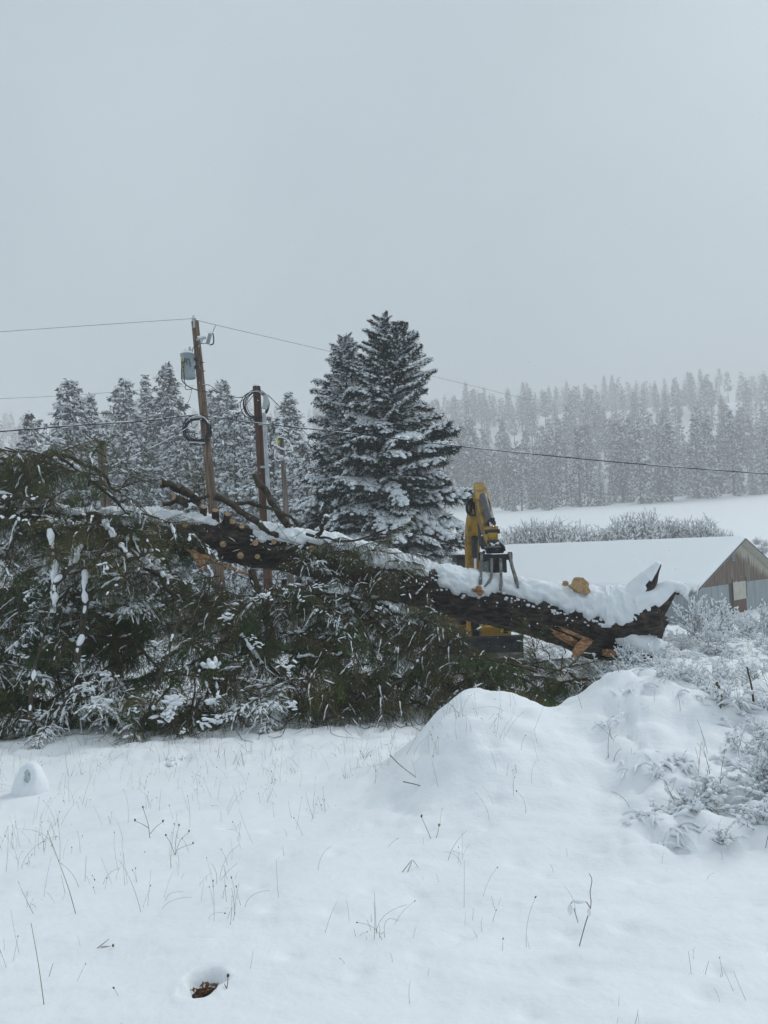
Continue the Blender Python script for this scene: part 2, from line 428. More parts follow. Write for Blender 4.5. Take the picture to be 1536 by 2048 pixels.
def build_ground():
    th = np.concatenate([np.linspace(-180, -46, 46)[:-1], np.linspace(-46, 46, 370), np.linspace(46, 180, 46)[1:-1]])
    th = np.radians(th)
    rr = [0.25, 0.6, 1.0, 1.4]
    while rr[-1] < 6: rr.append(rr[-1] * 1.0065)
    while rr[-1] < 30: rr.append(rr[-1] * 1.0105)
    while rr[-1] < 3000: rr.append(rr[-1] * 1.035)
    rr = np.array(rr)
    X = np.sin(th)[None] * rr[:, None]; Y = np.cos(th)[None] * rr[:, None]
    Z = gz(X, Y)
    V = np.stack([X, Y, Z], -1).reshape(-1, 3)
    K, n = X.shape
    k = np.arange(K - 1)[:, None] * n; j = np.arange(n)[None]; j2 = (j + 1) % n
    mb = MB(); mb.add(V, np.stack([k + j, k + n + j, k + n + j2, k + j2], -1).reshape(-1, 4))
    c = len(V)
    mb.add(np.vstack([V[:n], [[0, 0, float(gz(0, 0))]]]), np.array([[a, (a + 1) % n, n] for a in range(n)])[:, ::-1])
    o = mb.build('snowy_ground', SNOW)
    return tag(o, 'snow-covered ground, field and hillside', None, None, 'structure')
GROUND = build_ground()

# ------------------------------------------------------------------ barn beyond the fallen butt
def build_barn():
    c0 = P(1383, 1177, 58.0)
    gx = 0.693, 0.72
    zb = -4.9
    root = empty('barn', (c0[0], c0[1], zb), math.atan2(0.72, 0.693),
                 'long low barn with snow-covered roof and worn brown gable beyond the fallen trunk', 'barn')
    W, L, eave, rise = 19.4, 27.0, c0[2] - zb, 3.45
    def rz(u): return eave + rise * (1 - abs(u - W / 2) / (W / 2))
    # gable boards, one by one
    nb = 30
    for i in range(nb):
        u0, u1 = W * i / nb + 0.012, W * (i + 1) / nb - 0.012
        z0, z1 = rz(u0) - 0.03, rz(u1) - 0.03
        y0 = -0.04 - 0.012 * (i % 2); b = eave - 0.02
        if max(z0, z1) - b < 0.05: continue
        pts = [(u0, b), (u1, b), (u1, z1)] + ([(W / 2, rz(W / 2) - 0.03)] if u0 < W / 2 < u1 else []) + [(u0, z0)]
        n = len(pts); V = [(p[0], y, p[1]) for y in (y0, 0.0) for p in pts]
        mb = MB(); c = np.mean(V[:n], axis=0)
        mb.add(V + [tuple(c)], [[k, (k + 1) % n, 2 * n] for k in range(n)])
        mb.add(V, [[k, k + n, (k + 1) % n + n, (k + 1) % n] for k in range(n)])
        mb.build('gable_board', GABLE, root, False)
    # corrugated sheets of the lower wall: gable side and long side
    def sheet(u0, u1, z0, z1, along, off):
        k = 13; u = np.linspace(u0, u1, k); cr = 0.018 * np.cos(np.arange(k) * np.pi)
        V = []
        for z in (z0, z1):
            for a, b in zip(u, cr):
                V.append((a, -off + b, z) if along == 'u' else (-off + b, a, z))
        f = np.array([[a, a + 1, a + 1 + k, a + k] for a in range(k - 1)])
        return MB().add(V, f if along == 'u' else f[:, ::-1])
    door = (8.05, 11.05)
    for i in range(16):
        u0, u1 = W * i / 16 + 0.004, W * (i + 1) / 16 - 0.004
        if u1 < door[0] + 0.3 or u0 > door[1] - 0.3:
            u0 = max(u0, door[1] + 0.05) if u0 < door[1] < u1 else u0
            u1 = min(u1, door[0] - 0.05) if u0 < door[0] < u1 else u1
            sheet(u0, u1, -0.6, eave - 0.05, 'u', 0.03 + 0.012 * (i % 2)).build('siding_sheet', SIDING, root, True)
    for i in range(20):
        sheet(L * i / 20, L * (i + 1) / 20, -0.6, eave + 0.05, 'v', 0.03 + 0.012 * (i % 2)).build('siding_sheet', SIDING, root, True)
    mb = MB(); box(mb, (0.02, 0.02, -0.6), (W - 0.02, L - 0.02, eave - 0.06)); mb.build('wall_core', FASCIA, root, False)
    # doors: two cream upper leaves, two rusty lower leaves
    dm = (door[0] + door[1]) / 2; dz = eave - 0.02 - 1.42
    for a, b in ((door[0], dm - 0.02), (dm + 0.02, door[1])):
        mb = MB(); box(mb, (a, -0.09, dz), (b, -0.02, eave + 0.03)); o = mb.build('upper_door', CREAM, root, False)
        mb = MB(); box(mb, (a, -0.075, -0.6), (b, -0.02, dz - 0.015)); mb.build('lower_door', RUST, root, False)
    for a in (door[0] - 0.05, door[1] + 0.005):
        mb = MB(); box(mb, (a, -0.13, dz), (a + 0.05, -0.02, eave + 0.35)); mb.build('door_rail', FASCIA, root, False)
    # louvred vent near the apex
    mb = MB(); box(mb, (8.05, -0.10, eave + 1.75), (8.75, -0.05, eave + 2.85)); v = mb.build('vent', FASCIA, root, False)
    for k in range(6):
        mb = MB(); z = eave + 1.82 + k * 0.17; box(mb, (8.09, -0.16, z), (8.71, -0.09, z + 0.07)); mb.build('slat', SIDING, v, False)
    # roof deck, verge boards and the snow lying on it
    oh, og, t = 0.55, 0.75, 0.14
    sl = rise / (W / 2)
    for s in (-1, 1):
        u0, u1 = (W / 2, -oh) if s < 0 else (W / 2, W + oh)
        V = []
        for y in (-og, L + og):
            for u in (u0, u1):
                z = eave + rise - sl * abs(u - W / 2) + 0.02
                V += [(u, y, z), (u, y, z + t)]
        mb = MB(); mb.add(V, [[0, 2, 3, 1], [4, 5, 7, 6], [0, 1, 5, 4], [2, 6, 7, 3], [1, 3, 7, 5], [0, 4, 6, 2]])
        rf = mb.build('roof_slope', CREAM, root, False)
        # dark verge
        for y in (-og - 0.03,):
            V = []
            for yy in (y, y + 0.027):
                for u in (u0, u1):
                    z = eave + rise - sl * abs(u - W / 2) + 0.02
                    V += [(u, yy, z + t * 0.35), (u, yy, z + t + 0.03)]
            mb = MB(); mb.add(V, [[0, 2, 3, 1], [4, 5, 7, 6], [0, 1, 5, 4], [2, 6, 7, 3], [1, 3, 7, 5], [0, 4, 6, 2]])
            mb.build('verge_board', FASCIA, rf, False)
        nu, nv = 26, 60
        uu = np.linspace(0, 1, nu); vv = np.linspace(-og + 0.02, L + og, nv)
        U, Vv = np.meshgrid(u0 + (u1 + 0.06 * s - u0) * uu, vv, indexing='ij')
        base = eave + rise - sl * np.abs(U - W / 2) + 0.022 + t
        ed = np.minimum(1, (1 - uu) / 0.035)[:, None]; ev = np.minimum(1, (Vv + og) / 0.25)
        th = 0.24 * np.sqrt(np.clip(ed, 0, 1)) * np.sqrt(np.clip(ev, 0.05, 1)) + 0.025 * fbm(U * 0.5, Vv * 0.5, oct=3, s=5)
        top = np.stack([U, Vv, base + np.maximum(th, 0.01)], -1).reshape(-1, 3)
        a = np.arange(nu - 1)[:, None] * nv; b = np.arange(nv - 1)[None]
        f = np.stack([a + b, a + nv + b, a + nv + b + 1, a + b + 1], -1).reshape(-1, 4)
        mb = MB(); mb.add(top, f if s > 0 else f[:, ::-1])
        # skirt down to the deck
        for idx in (np.arange(nu) * nv, np.arange(nv) + (nu - 1) * nv):
            q = top[idx]; lo = q.copy(); lo[:, 2] = base.reshape(-1)[idx] - 0.02
            m_ = len(q); mb.add(np.vstack([q, lo]), [[k, k + 1, k + 1 + m_, k + m_] for k in range(m_ - 1)])
        mb.build('snow', SNOWB, rf, True)
    return root
build_barn()

# ------------------------------------------------------------------ conifer boughs
def needles(mb, B, D, L, n, ln, wd, r, mats, snowp=0.0, spread=0.9):
    """n needle triangles round each twig (base B, direction D, length L)"""
    N = len(B)
    t = r.random((N, n)); al = spread * (0.75 + 0.5 * r.random((N, n))); ph = r.random((N, n)) * 2 * np.pi
    A, U = frames(D)
    rad = np.cos(ph)[..., None] * A[:, None] + np.sin(ph)[..., None] * U[:, None]
    nd = np.cos(al)[..., None] * D[:, None] + np.sin(al)[..., None] * rad
    p0 = B[:, None] + D[:, None] * (L[:, None] * t)[..., None]
    sidev = norm(np.cross(nd, r.standard_normal((N, n, 3))))
    l = ln * (0.7 + 0.6 * r.random((N, n)))[..., None]; w2 = wd * 0.5
    V = np.stack([p0 - sidev * w2, p0 + sidev * w2, p0 + nd * l], 2).reshape(-1, 3)
    up = (np.sin(ph) > 0.1).reshape(-1)
    snow = (np.repeat(r.random(N) < snowp * 1.4, n)) & up & (r.random(N * n) < 0.7)
    mb.add(V, np.arange(N * n * 3).reshape(-1, 3), np.where(snow, mats[1], mats[0]))
def bough_mesh(name, seed, L=1.7, hang=0.5, snow=0.3, dense=1.0, droop=0.35, wid=0.42):
    """near bough: stem, side branches, twigs, single needles, pillows of snow. mats: bark, needles, snow"""
    r = np.random.default_rng(seed); mb = MB()
    s = np.linspace(0, 1, 12)
    stem = np.stack([L * s, 0.06 * L * np.sin(s * 5 + r.random() * 6) * s, -droop * L * s ** 2 + 0.05 * L * s], -1)
    tube(mb, stem, 0.016 * (1 - 0.85 * s) + 0.002, 5, 0, False)
    ns = int(24 * dense)
    S = np.concatenate([np.linspace(0.10, 0.97, ns), np.linspace(0.12, 0.95, ns)]) + r.normal(0, 0.012, 2 * ns)
    side = np.repeat([1, -1], ns)
    keep = r.random(2 * ns) > 0.12
    S, side = np.clip(S[keep], 0.05, 0.99), side[keep]
    N = len(S)
    base = np.stack([np.interp(S, s, stem[:, k]) for k in range(3)], -1)
    a = R(60) - 0.45 * S + r.normal(0, 0.32, N)
    ln = (wid * L * np.clip(1.05 - S, 0, 1) ** 0.75 + 0.10) * r.uniform(0.35, 1.15, N)
    dirs = norm(np.stack([np.cos(a), side * np.sin(a), r.normal(0.0, 0.15, N) - 0.15 * hang], -1))
    K = 6; q = np.linspace(0, 1, K)
    path = base[:, None] + dirs[:, None] * (ln[:, None] * q)[..., None]
    path[:, :, 2] -= (hang * r.uniform(0.2, 0.8, N) * ln)[:, None] * q ** 2
    path[:, :, 1] += (0.05 * ln)[:, None] * np.sin(q * 4 + r.random((N, 1)) * 6)
    tubes(mb, path, np.linspace(0.006, 0.002, K)[None] * np.ones((N, 1)), 3, 0)
    # twigs
    nt_ = np.maximum(3, (ln / 0.05 * dense).astype(int))
    idx = np.repeat(np.arange(N), nt_); T = r.uniform(0.12, 1.0, len(idx))
    f = T * (K - 1); i0 = np.minimum(f.astype(int), K - 2); fr = (f - i0)[:, None]
    tb = path[idx, i0] * (1 - fr) + path[idx, i0 + 1] * fr
    tg = norm(path[idx, i0 + 1] - path[idx, i0])
    sd = norm(np.cross(tg, np.array([0, 0, 1.0])))
    ang = R(48) + r.normal(0, 0.2, len(idx)); sg = r.choice([-1, 1], len(idx))
    td = np.cos(ang)[:, None] * tg + (np.sin(ang) * sg)[:, None] * sd
    td[:, 2] -= hang * r.uniform(0.2, 2.0, len(idx)); td += r.normal(0, 0.22, td.shape)
    td = norm(td); tl = r.uniform(0.06, 0.16, len(idx)) * (1.15 - 0.5 * T) * (1 + 0.8 * hang)
    w2 = norm(np.cross(td, r.standard_normal(td.shape))) * 0.002
    V = np.stack([tb - w2, tb + w2, tb + td * tl[:, None]], 1).reshape(-1, 3)
    mb.add(V, np.arange(len(V)).reshape(-1, 3), 0)
    needles(mb, tb, td, tl, 15, 0.024, 0.0042, r, (1, 2), snow * 0.24 + 0.03)
    pb = path[:, 1:].reshape(-1, 3) - 0; 
    sb = path[:, :-1].reshape(-1, 3); dd = pb - sb
    needles(mb, sb, norm(dd), np.linalg.norm(dd, axis=1), 7, 0.024, 0.0042, r, (1, 2), snow * 0.2)
    # snow pillows along the branches, clumped
    mid = path[:, 3]
    cl = fbm(mid[:, 0] * 1.8 + seed, mid[:, 1] * 1.8, oct=2, s=seed) * 0.5 + 0.5
    # short uneven pillows strung along the snowier side branches, thinning to crumbs on the twigs
    on = r.random(N) < np.clip(1.25 * snow ** 1.4 * (0.15 + 2.6 * (cl - 0.30)), 0, 0.97)
    if on.any():
        pp = path[on]; k = len(pp); m3 = 3
        u0 = (np.arange(m3)[None] + r.uniform(0.0, 0.35, (k, m3))) / m3 * 0.9; ln_ = r.uniform(0.25, 0.48, (k, m3))
        ok = r.random((k, m3)) < np.array([0.85, 0.75, 0.55])[None]
        tt = np.clip(u0[..., None] + ln_[..., None] * np.linspace(0, 1, 5), 0, 0.999)[ok]      # (n,5)
        src = np.repeat(np.arange(k), m3).reshape(k, m3)[ok]
        ff = tt * (K - 1); ii = np.minimum(ff.astype(int), K - 2); fr_ = (ff - ii)[..., None]
        q5 = pp[src[:, None], ii] * (1 - fr_) + pp[src[:, None], ii + 1] * fr_
        nn = len(q5)
        rad = r.uniform(0.009, 0.026, (nn, 1)) * np.array([0.2, 0.8, 1.05, 0.85, 0.2])[None] * (1 + 0.3 * r.standard_normal((nn, 5)).clip(-1.5, 1.5))
        tubes(mb, q5 + np.array([0, 0, 0.012]) + r.normal(0, 0.004, q5.shape), rad, 6, 2)
    on2 = r.random(len(tb)) < 0.42 * snow ** 1.7 * np.clip(fbm(tb[:, 0] * 2.2 + seed, tb[:, 1] * 2.2, oct=2, s=seed) * 3.0 + 0.2, 0, 1.6)
    if on2.any():
        c, d, l = tb[on2], td[on2], np.minimum(tl[on2], 0.13); k = len(c)
        st_ = r.uniform(0, 0.5, (k, 1)); q3 = st_ + np.array([0, 0.18, 0.48, 0.70])[None] * r.uniform(0.7, 1.3, (k, 1))
        pp = c[:, None] + d[:, None] * (l[:, None] * q3)[..., None] + np.array([0, 0, 0.007])
        tubes(mb, pp, r.uniform(0.005, 0.012, (k, 1)) * np.array([0.3, 1.0, 0.9, 0.2])[None] * (1 + 0.3 * r.standard_normal((k, 4)).clip(-1.5, 1.5)), 5, 2)
    return mb.mesh(name, [TWIG, NEED, SNOWB], {2})

def spray_mesh(name, seed, L=2.4, snow=0.55, nt_=70, hang=0.35, mats=None, wid=0.38, sz=1.0, sub=1, thin=1.0, m=9):
    """medium bough for standing spruces: sprays of needle blades with snow pillows on top"""
    r = np.random.default_rng(seed); mb = MB()
    s = np.linspace(0, 1, 8)
    stem = np.stack([L * s, 0.04 * L * np.sin(s * 5 + r.random() * 6) * s, 0.10 * L * s - 0.30 * L * s ** 2 + 0.10 * L * s ** 3], -1)
    tube(mb, stem, 0.03 * (1 - 0.85 * s) + 0.004, 4, 0, False)
    t = np.sort(r.uniform(0.10, 1.0, nt_)); side = r.choice([-1, 1], nt_)
    b = np.stack([np.interp(t, s, stem[:, k]) for k in range(3)], -1)
    a = R(50) * (1 - 0.55 * t) + r.normal(0, 0.2, nt_)
    ln = (wid * L * np.clip(1.1 - t, 0, 1) ** 0.7 + 0.14) * r.uniform(0.5, 1.1, nt_)
    d = norm(np.stack([np.cos(a), side * np.sin(a), -hang * r.uniform(0.2, 1.0, nt_)], -1))
    # points along each side branch carry blades
    q = r.uniform(0.05, 1.0, (nt_, m))
    pb = (b[:, None] + d[:, None] * (ln[:, None] * q)[..., None]); pb[..., 2] -= hang * 0.4 * ln[:, None] * q ** 2
    pb = pb.reshape(-1, 3); dd = np.repeat(d, m, 0)
    bd = norm(dd + r.normal(0, 0.55, pb.shape) + np.array([0, 0, -0.45 * (hang + 0.3)]))
    bl = sz * r.uniform(0.10, 0.24, len(pb))[:, None]; bw = thin * sz * r.uniform(0.022, 0.042, len(pb))[:, None]
    sv = norm(np.cross(bd, r.standard_normal(pb.shape)))
    V = np.stack([pb - sv * bw * 0.6, pb + sv * bw * 0.6, pb + bd * bl], 1).reshape(-1, 3)
    dust = r.random(len(pb)) < snow * 0.16
    mb.add(V, np.arange(len(V)).reshape(-1, 3), np.where(dust, 2, 1))
    # second set pointing more downward for body
    bd2 = norm(dd * 0.5 + r.normal(0, 0.5, pb.shape) + np.array([0, 0, -0.7])); sv = norm(np.cross(bd2, r.standard_normal(pb.shape)))
    V = np.stack([pb - sv * bw * 0.7, pb + sv * bw * 0.7, pb + bd2 * bl * 1.15], 1).reshape(-1, 3)
    mb.add(V, np.arange(len(V)).reshape(-1, 3), 1)
    # snow pillows
    k = 3
    q = (np.arange(k)[None] + r.uniform(0.1, 0.9, (nt_, k))) / k
    pc = b[:, None] + d[:, None] * (ln[:, None] * q)[..., None]; pc[..., 2] -= hang * 0.4 * ln[:, None] * q ** 2
    cl = fbm(pc[..., 0] * 1.3 + seed, pc[..., 1] * 1.3, oct=2, s=seed) * 0.5 + 0.5
    on = (r.random((nt_, k)) < np.clip(snow * (0.2 + 2.4 * (cl - 0.22)), 0, 0.97)).reshape(-1)
    pc = pc.reshape(-1, 3)[on]; d3 = np.repeat(d, k, 0)[on]; l3 = np.repeat(ln, k)[on]; n_ = len(pc)
    X = d3 * (l3 / k * r.uniform(0.5, 0.9, n_))[:, None]
    Yv = norm(np.cross(d3, [0, 0, 1.0])) * (sz * r.uniform(0.05, 0.14, n_))[:, None]
    Z = np.cross(norm(Yv), d3); Z = np.where(Z[:, 2:3] < 0, -Z, Z) * (sz * r.uniform(0.032, 0.08, n_))[:, None]
    blobs(mb, pc + np.array([0, 0, 0.03]), X, Yv, Z, 2, sub, 0.2, r)
    return mb.mesh(name, mats or [LIMB, NEEDW, SNOWB], {2})

def orient(pos, d, up=(0, 0, 1), sc=1.0, roll=0.0):
    x = Vector(d).normalized(); u = Vector(up); y = u.cross(x)
    if y.length < 1e-3: y = Vector((0, 1, 0)).cross(x)
    y.normalize(); z = x.cross(y)
    M = Matrix((x, y, z)).transposed().to_4x4() @ Matrix.Rotation(roll, 4, 'X')
    return Matrix.Translation(pos) @ M @ Matrix.Diagonal((sc, sc, sc, 1))

# ------------------------------------------------------------------ standing spruces
def standing_spruce(label, px, top_py, d, Rm, n, meshes, seed, tops=((0, 0),), low=0.03, sq=1.0):
    r = np.random.default_rng(seed)
    tp = P(px, top_py, d); x, y = tp[0], tp[1]
    g = float(gz(x, y)); H = tp[2] - g
    root = empty('spruce_tree', (x, y, g - 0.05), 0, label, 'tree')
    for k, (dx, dh) in enumerate(tops):
        h = H + dh; k0 = 0.0 if k == 0 else 0.55
        s = np.linspace(k0, 1, 14)
        mb = MB(); tube(mb, np.stack([dx * ss(0.5, 0.75, s), 0 * s, h * s], -1), 0.22 * (1 - s) * H / 13 + 0.012, 8, 0, False)
        mb.build('trunk', LIMB, root)
    ga = 2.399963
    for i in range(n):
        u = (i + 0.5) / n
        t = low + (1 - low) * (1 - (1 - u) ** 1.12)
        tx, th_ = tops[i % len(tops)] if t > 0.78 else (0, 0)
        z = (H + th_) * t
        prof = (1 - t) ** 0.62 * (0.93 + 0.07 * math.sin(t * 17 + seed)) * (0.85 + 0.15 * ss(0.0, 0.10, t)) + 0.035
        Lb = Rm * prof * r.uniform(0.66, 1.16)
        az = i * ga + r.normal(0, 0.2)
        el = -0.26 + 0.95 * t ** 1.8 + r.normal(0, 0.22)
        me = meshes[int(r.integers(len(meshes)))]
        sc = Lb / 2.4
        dv = (math.cos(az) * math.cos(el), math.sin(az) * math.cos(el), math.sin(el))
        o = link('bough', me, root)
        off = tx * float(ss(0.5, 0.75, t))
        M = orient((off, 0, z), dv, (0, 0, 1), max(sc, 0.15), r.normal(0, 0.25))
        if sc < 0.45: M = M @ Matrix.Diagonal((1, 1.25, 1.25, 1))
        o.matrix_local = M
    mb = MB()
    if tops:
        for dx, dh in tops:
            for k in range(3):
                a = r.random() * 6.28
                tube(mb, [(dx, 0, H + dh - 0.3), (dx + 0.08 * math.cos(a), 0.08 * math.sin(a), H + dh + 0.1 * k)], [0.03, 0.008], 4, 0, False)
        mb.build('leader', NEEDW, root)
    return root
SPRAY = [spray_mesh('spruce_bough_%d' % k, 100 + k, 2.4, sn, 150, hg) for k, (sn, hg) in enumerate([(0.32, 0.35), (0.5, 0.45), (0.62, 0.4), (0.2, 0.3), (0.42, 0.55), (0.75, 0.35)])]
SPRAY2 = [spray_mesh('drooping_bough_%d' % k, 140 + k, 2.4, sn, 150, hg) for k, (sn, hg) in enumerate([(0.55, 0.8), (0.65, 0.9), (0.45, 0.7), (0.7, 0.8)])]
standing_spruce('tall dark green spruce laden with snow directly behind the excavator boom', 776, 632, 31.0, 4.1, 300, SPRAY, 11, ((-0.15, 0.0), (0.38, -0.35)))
standing_spruce('narrower drooping snowy spruce standing close beside and behind the tall dark spruce', 690, 672, 35.0, 3.5, 240, SPRAY2, 12)

# ------------------------------------------------------------------ whole-tree meshes for the middle distance and the far hillside
def conifer_mesh(name, seed, H, Rm, nb, nt_, snow, mats, sz, base=0.05, power=0.8, sub=1, bare=0.0, pill=0.5):
    r = np.random.default_rng(seed); mb = MB()
    s = np.linspace(0, 1, 8)
    tube(mb, np.stack([0.02 * H * np.sin(s * 3 + seed) * s * 0.4, 0 * s, H * s], -1), 0.017 * H * (1 - s) + 0.01, 6, 0, False)
    u = (np.arange(nb) + r.random(nb)) / nb
    lo = max(base, bare)
    t = lo + (1 - lo) * (1 - (1 - u) ** 0.78)
    az = np.arange(nb) * 2.399963 + r.normal(0, 0.3, nb)
    tt = (t - lo) / (1 - lo)
    Lb = Rm * ((1 - tt) ** power * (0.6 + 0.4 * ss(0, 0.18, tt)) + 0.03) * r.uniform(0.55, 1.15, nb)
    el = -0.35 + 0.95 * tt ** 1.5 + r.normal(0, 0.14, nb)
    out = np.stack([np.cos(az), np.sin(az), 0 * az], -1)
    q = r.uniform(0.12, 1.0, (nb, nt_)) ** 0.8
    spread = r.normal(0, 0.30, (nb, nt_)) * (1.15 - q * 0.6)
    sidev = np.stack([-np.sin(az), np.cos(az), 0 * az], -1)
    L2 = Lb[:, None]
    p = np.zeros((nb, nt_, 3)); p[..., 2] = (t * H)[:, None]
    p += out[:, None] * (L2 * q * np.cos(el)[:, None])[..., None] + sidev[:, None] * (L2 * spread)[..., None]
    p[..., 2] += L2 * q * np.sin(el)[:, None] - 0.16 * L2 * q ** 2 + r.normal(0, 0.03, (nb, nt_)) * L2
    d = norm(out[:, None] * 0.7 + sidev[:, None] * np.sign(spread)[..., None] * 0.5 + r.normal(0, 0.35, p.shape) + np.array([0, 0, -0.55]))
    p = p.reshape(-1, 3); d = d.reshape(-1, 3); n = len(p)
    bl = sz * r.uniform(0.6, 1.3, n)[:, None]; bw = bl * r.uniform(0.22, 0.4, n)[:, None]
    sv = norm(np.cross(d, r.standard_normal(p.shape)))
    dn = np.array([0, 0, -1.0])
    V = np.stack([p - sv * bw, p + sv * bw, p + d * bl], 1).reshape(-1, 3)
    dust = r.random(n) < snow * 0.45
    mb.add(V, np.arange(n * 3).reshape(-1, 3), np.where(dust, 2, 1))
    d2 = norm(d * 0.6 + r.normal(0, 0.6, d.shape)); sv = norm(np.cross(d2, r.standard_normal(p.shape)))
    V = np.stack([p - sv * bw * 0.8, p + sv * bw * 0.8, p + d2 * bl], 1).reshape(-1, 3)
    mb.add(V, np.arange(n * 3).reshape(-1, 3), np.where(r.random(n) < snow * 0.3, 2, 1))
    on = r.random(n) < snow * pill
    c = p[on] + d[on] * bl[on] * 0.35; k = len(c)
    X = norm(d[on] * [1, 1, 0.4]) * bl[on] * 0.55; Yv = norm(np.cross(X, [0, 0, 1.0])) * bl[on] * r.uniform(0.22, 0.42, k)[:, None]
    Z = np.cross(norm(Yv), norm(X)); Z = np.where(Z[:, 2:3] < 0, -Z, Z) * bl[on] * r.uniform(0.12, 0.25, k)[:, None]
    blobs(mb, c + np.array([0, 0, 0.12]) * sz, X, Yv, Z, 2, sub, 0.2, r)
    return mb

MIDM = [LIMB, NEEDM, SNOWB]
def mid_tree(label, px, py, d, Rm, seed, snow, power=0.8, nb=170, nt_=16, group=None):
    tp = P(px, py, d); g = float(gz(tp[0], tp[1])); H = tp[2] - g
    root = empty('fir_tree', (tp[0], tp[1], g - 0.1), 0, label, 'tree', group)
    mb = conifer_mesh('crown', seed, H, Rm, nb, nt_, snow, MIDM, 0.52 * (H / 22) ** 0.5, power=power)
    # trunk apart from the crown
    s = np.linspace(0, 1, 9); tb = MB(); tube(tb, np.stack([0 * s, 0 * s, 0.9 * H * s], -1), 0.014 * H * (1 - s) + 0.02, 7, 0, False)
    tb.build('trunk', LIMB, root)
    mb.build('crown', MIDM, root, {2})
    return root
GM = 'snowy firs behind the utility poles'
for a in [('small round-topped snowy pine at the edge of the wood, beyond the brush heap', 62, 826, 52, 2.1, 201, 0.62, 0.55, 110),
          ('broad snowy fir rising above the heap of felled boughs, thick and slightly blunt-topped', 140, 757, 50, 2.3, 202, 0.62, 0.6, 190),
          ('slim snowy fir half hidden behind the blunt-topped broad fir', 181, 783, 56, 1.9, 203, 0.66, 0.75, 130),
          ('snowy fir with soft irregular top, first of the trio before the transformer pole', 248, 758, 60, 2.5, 204, 0.68, 0.6, 190),
          ('thin pointed snowy fir in the middle of the trio before the transformer pole', 291, 750, 66, 1.8, 205, 0.66, 0.8, 130),
          ('tallest pointed snowy fir just beside the transformer', 334, 726, 60, 2.9, 206, 0.64, 0.8, 220),
          ('twin of firs with thin tops between the transformer pole and the brown pole', 446, 760, 62, 2.5, 207, 0.68, 0.7, 180),
          ('shorter fir whose thin top shows just past the transformer pole', 420, 775, 66, 1.7, 208, 0.68, 0.8, 120),
          ('snowy fir with pointed top behind the thin grey pole', 578, 784, 60, 2.4, 209, 0.66, 0.75, 180),
          ('heavily snowed leaning-boughed fir low between the transformer pole and brown pole', 470, 822, 47, 3.1, 210, 0.80, 0.5, 200),
          ('heavily snowed fir low behind the brown pole with conduit', 545, 836, 45, 2.9, 211, 0.80, 0.5, 200),
          ('snow-caked low fir under the transformer pole coil', 372, 850, 48, 3.0, 212, 0.78, 0.5, 190),
          ('snow-caked low fir behind the broken grey post', 250, 868, 46, 2.7, 213, 0.72, 0.5, 170),
          ('low snowy fir in front of the broad blunt-topped fir', 105, 872, 45, 2.3, 214, 0.70, 0.5, 150),
          ('whitish bushy fir between thin grey pole and drooping spruce', 612, 880, 42, 2.2, 215, 0.82, 0.5, 150)]:
    mid_tree(a[0], a[1], a[2], a[3] * 1.45, a[4] * 2.5, a[5], min(a[6] + 0.12, 0.95), a[7] + 0.05, int(a[8] * 1.1), 18, GM)

# ------------------------------------------------------------------ far forest on the hillside
FARM = [TRUNKF, NEEDM, SNOWF]
def far_mesh(k, H, Rm, nb, nt_, snow, sz, bare, power): 
    return conifer_mesh('hillside_conifer_%d' % k, 300 + k, H, Rm * 1.4, nb, nt_ + 2, snow, FARM, sz, 0.04, power, 1, bare, 0.25).mesh('hillside_conifer_%d' % k, FARM, False)
FAR = [far_mesh(0, 18, 2.6, 80, 10, 0.75, 0.62, 0.12, 0.8), far_mesh(1, 20, 2.2, 80, 10, 0.7, 0.6, 0.25, 0.75), far_mesh(2, 16, 2.4, 70, 10, 0.8, 0.6, 0.06, 0.95),
       far_mesh(3, 22, 2.0, 64, 10, 0.6, 0.62, 0.42, 0.65), far_mesh(4, 19, 1.8, 74, 10, 0.75, 0.55, 0.2, 0.9), far_mesh(5, 21, 1.7, 46, 9, 0.6, 0.6, 0.55, 0.6)]
YOUNG = [far_mesh(8, 5.5, 1.6, 46, 9, 0.72, 0.45, 0.02, 0.8), far_mesh(9, 7, 1.7, 50, 9, 0.7, 0.5, 0.02, 0.75)]
HT = {0: 18, 1: 20, 2: 16, 3: 22, 4: 19, 5: 21}
def far_tree(name, me, H0, x, y, h, rz, label, group):
    o = link(name, me, None, (x, y, float(gz(x, y)) - 0.2)); s = h / H0
    o.scale = (s, s, s); o.rotation_euler.z = rz
    return tag(o, label, 'tree', group)
def field_edge(x, y0=150):
    return 240 + 0.22 * np.clip(x, -100, 150)
# named trees along the edge of the far field: px, base py, top py, mesh
EDGE = [(1040, 1022, 925, 1), (1066, 1018, 890, 4), (1100, 1018, 905, 3), (1153, 1014, 850, 3), (1178, 1010, 900, 4), (1239, 1006, 845, 1), (1275, 1008, 852, 0), (1316, 1004, 862, 4),
        (1335, 1003, 838, 0), (1388, 997, 828, 0), (1413, 995, 832, 2), (1434, 992, 868, 4), (1459, 991, 815, 1), (1500, 988, 890, 4), (1503, 990, 922, 2), (1531, 987, 845, 0)]
_tens = ['twenty', 'thirty']
ordn = ['first', 'second', 'third', 'fourth', 'fifth', 'sixth', 'seventh', 'eighth', 'ninth', 'tenth', 'eleventh', 'twelfth', 'thirteenth', 'fourteenth', 'fifteenth', 'sixteenth', 'seventeenth', 'eighteenth', 'nineteenth', 'twentieth']
ordn += ['twenty-' + q for q in ordn[:9]] + ['thirtieth'] + ['thirty-' + q for q in ordn[:9]]
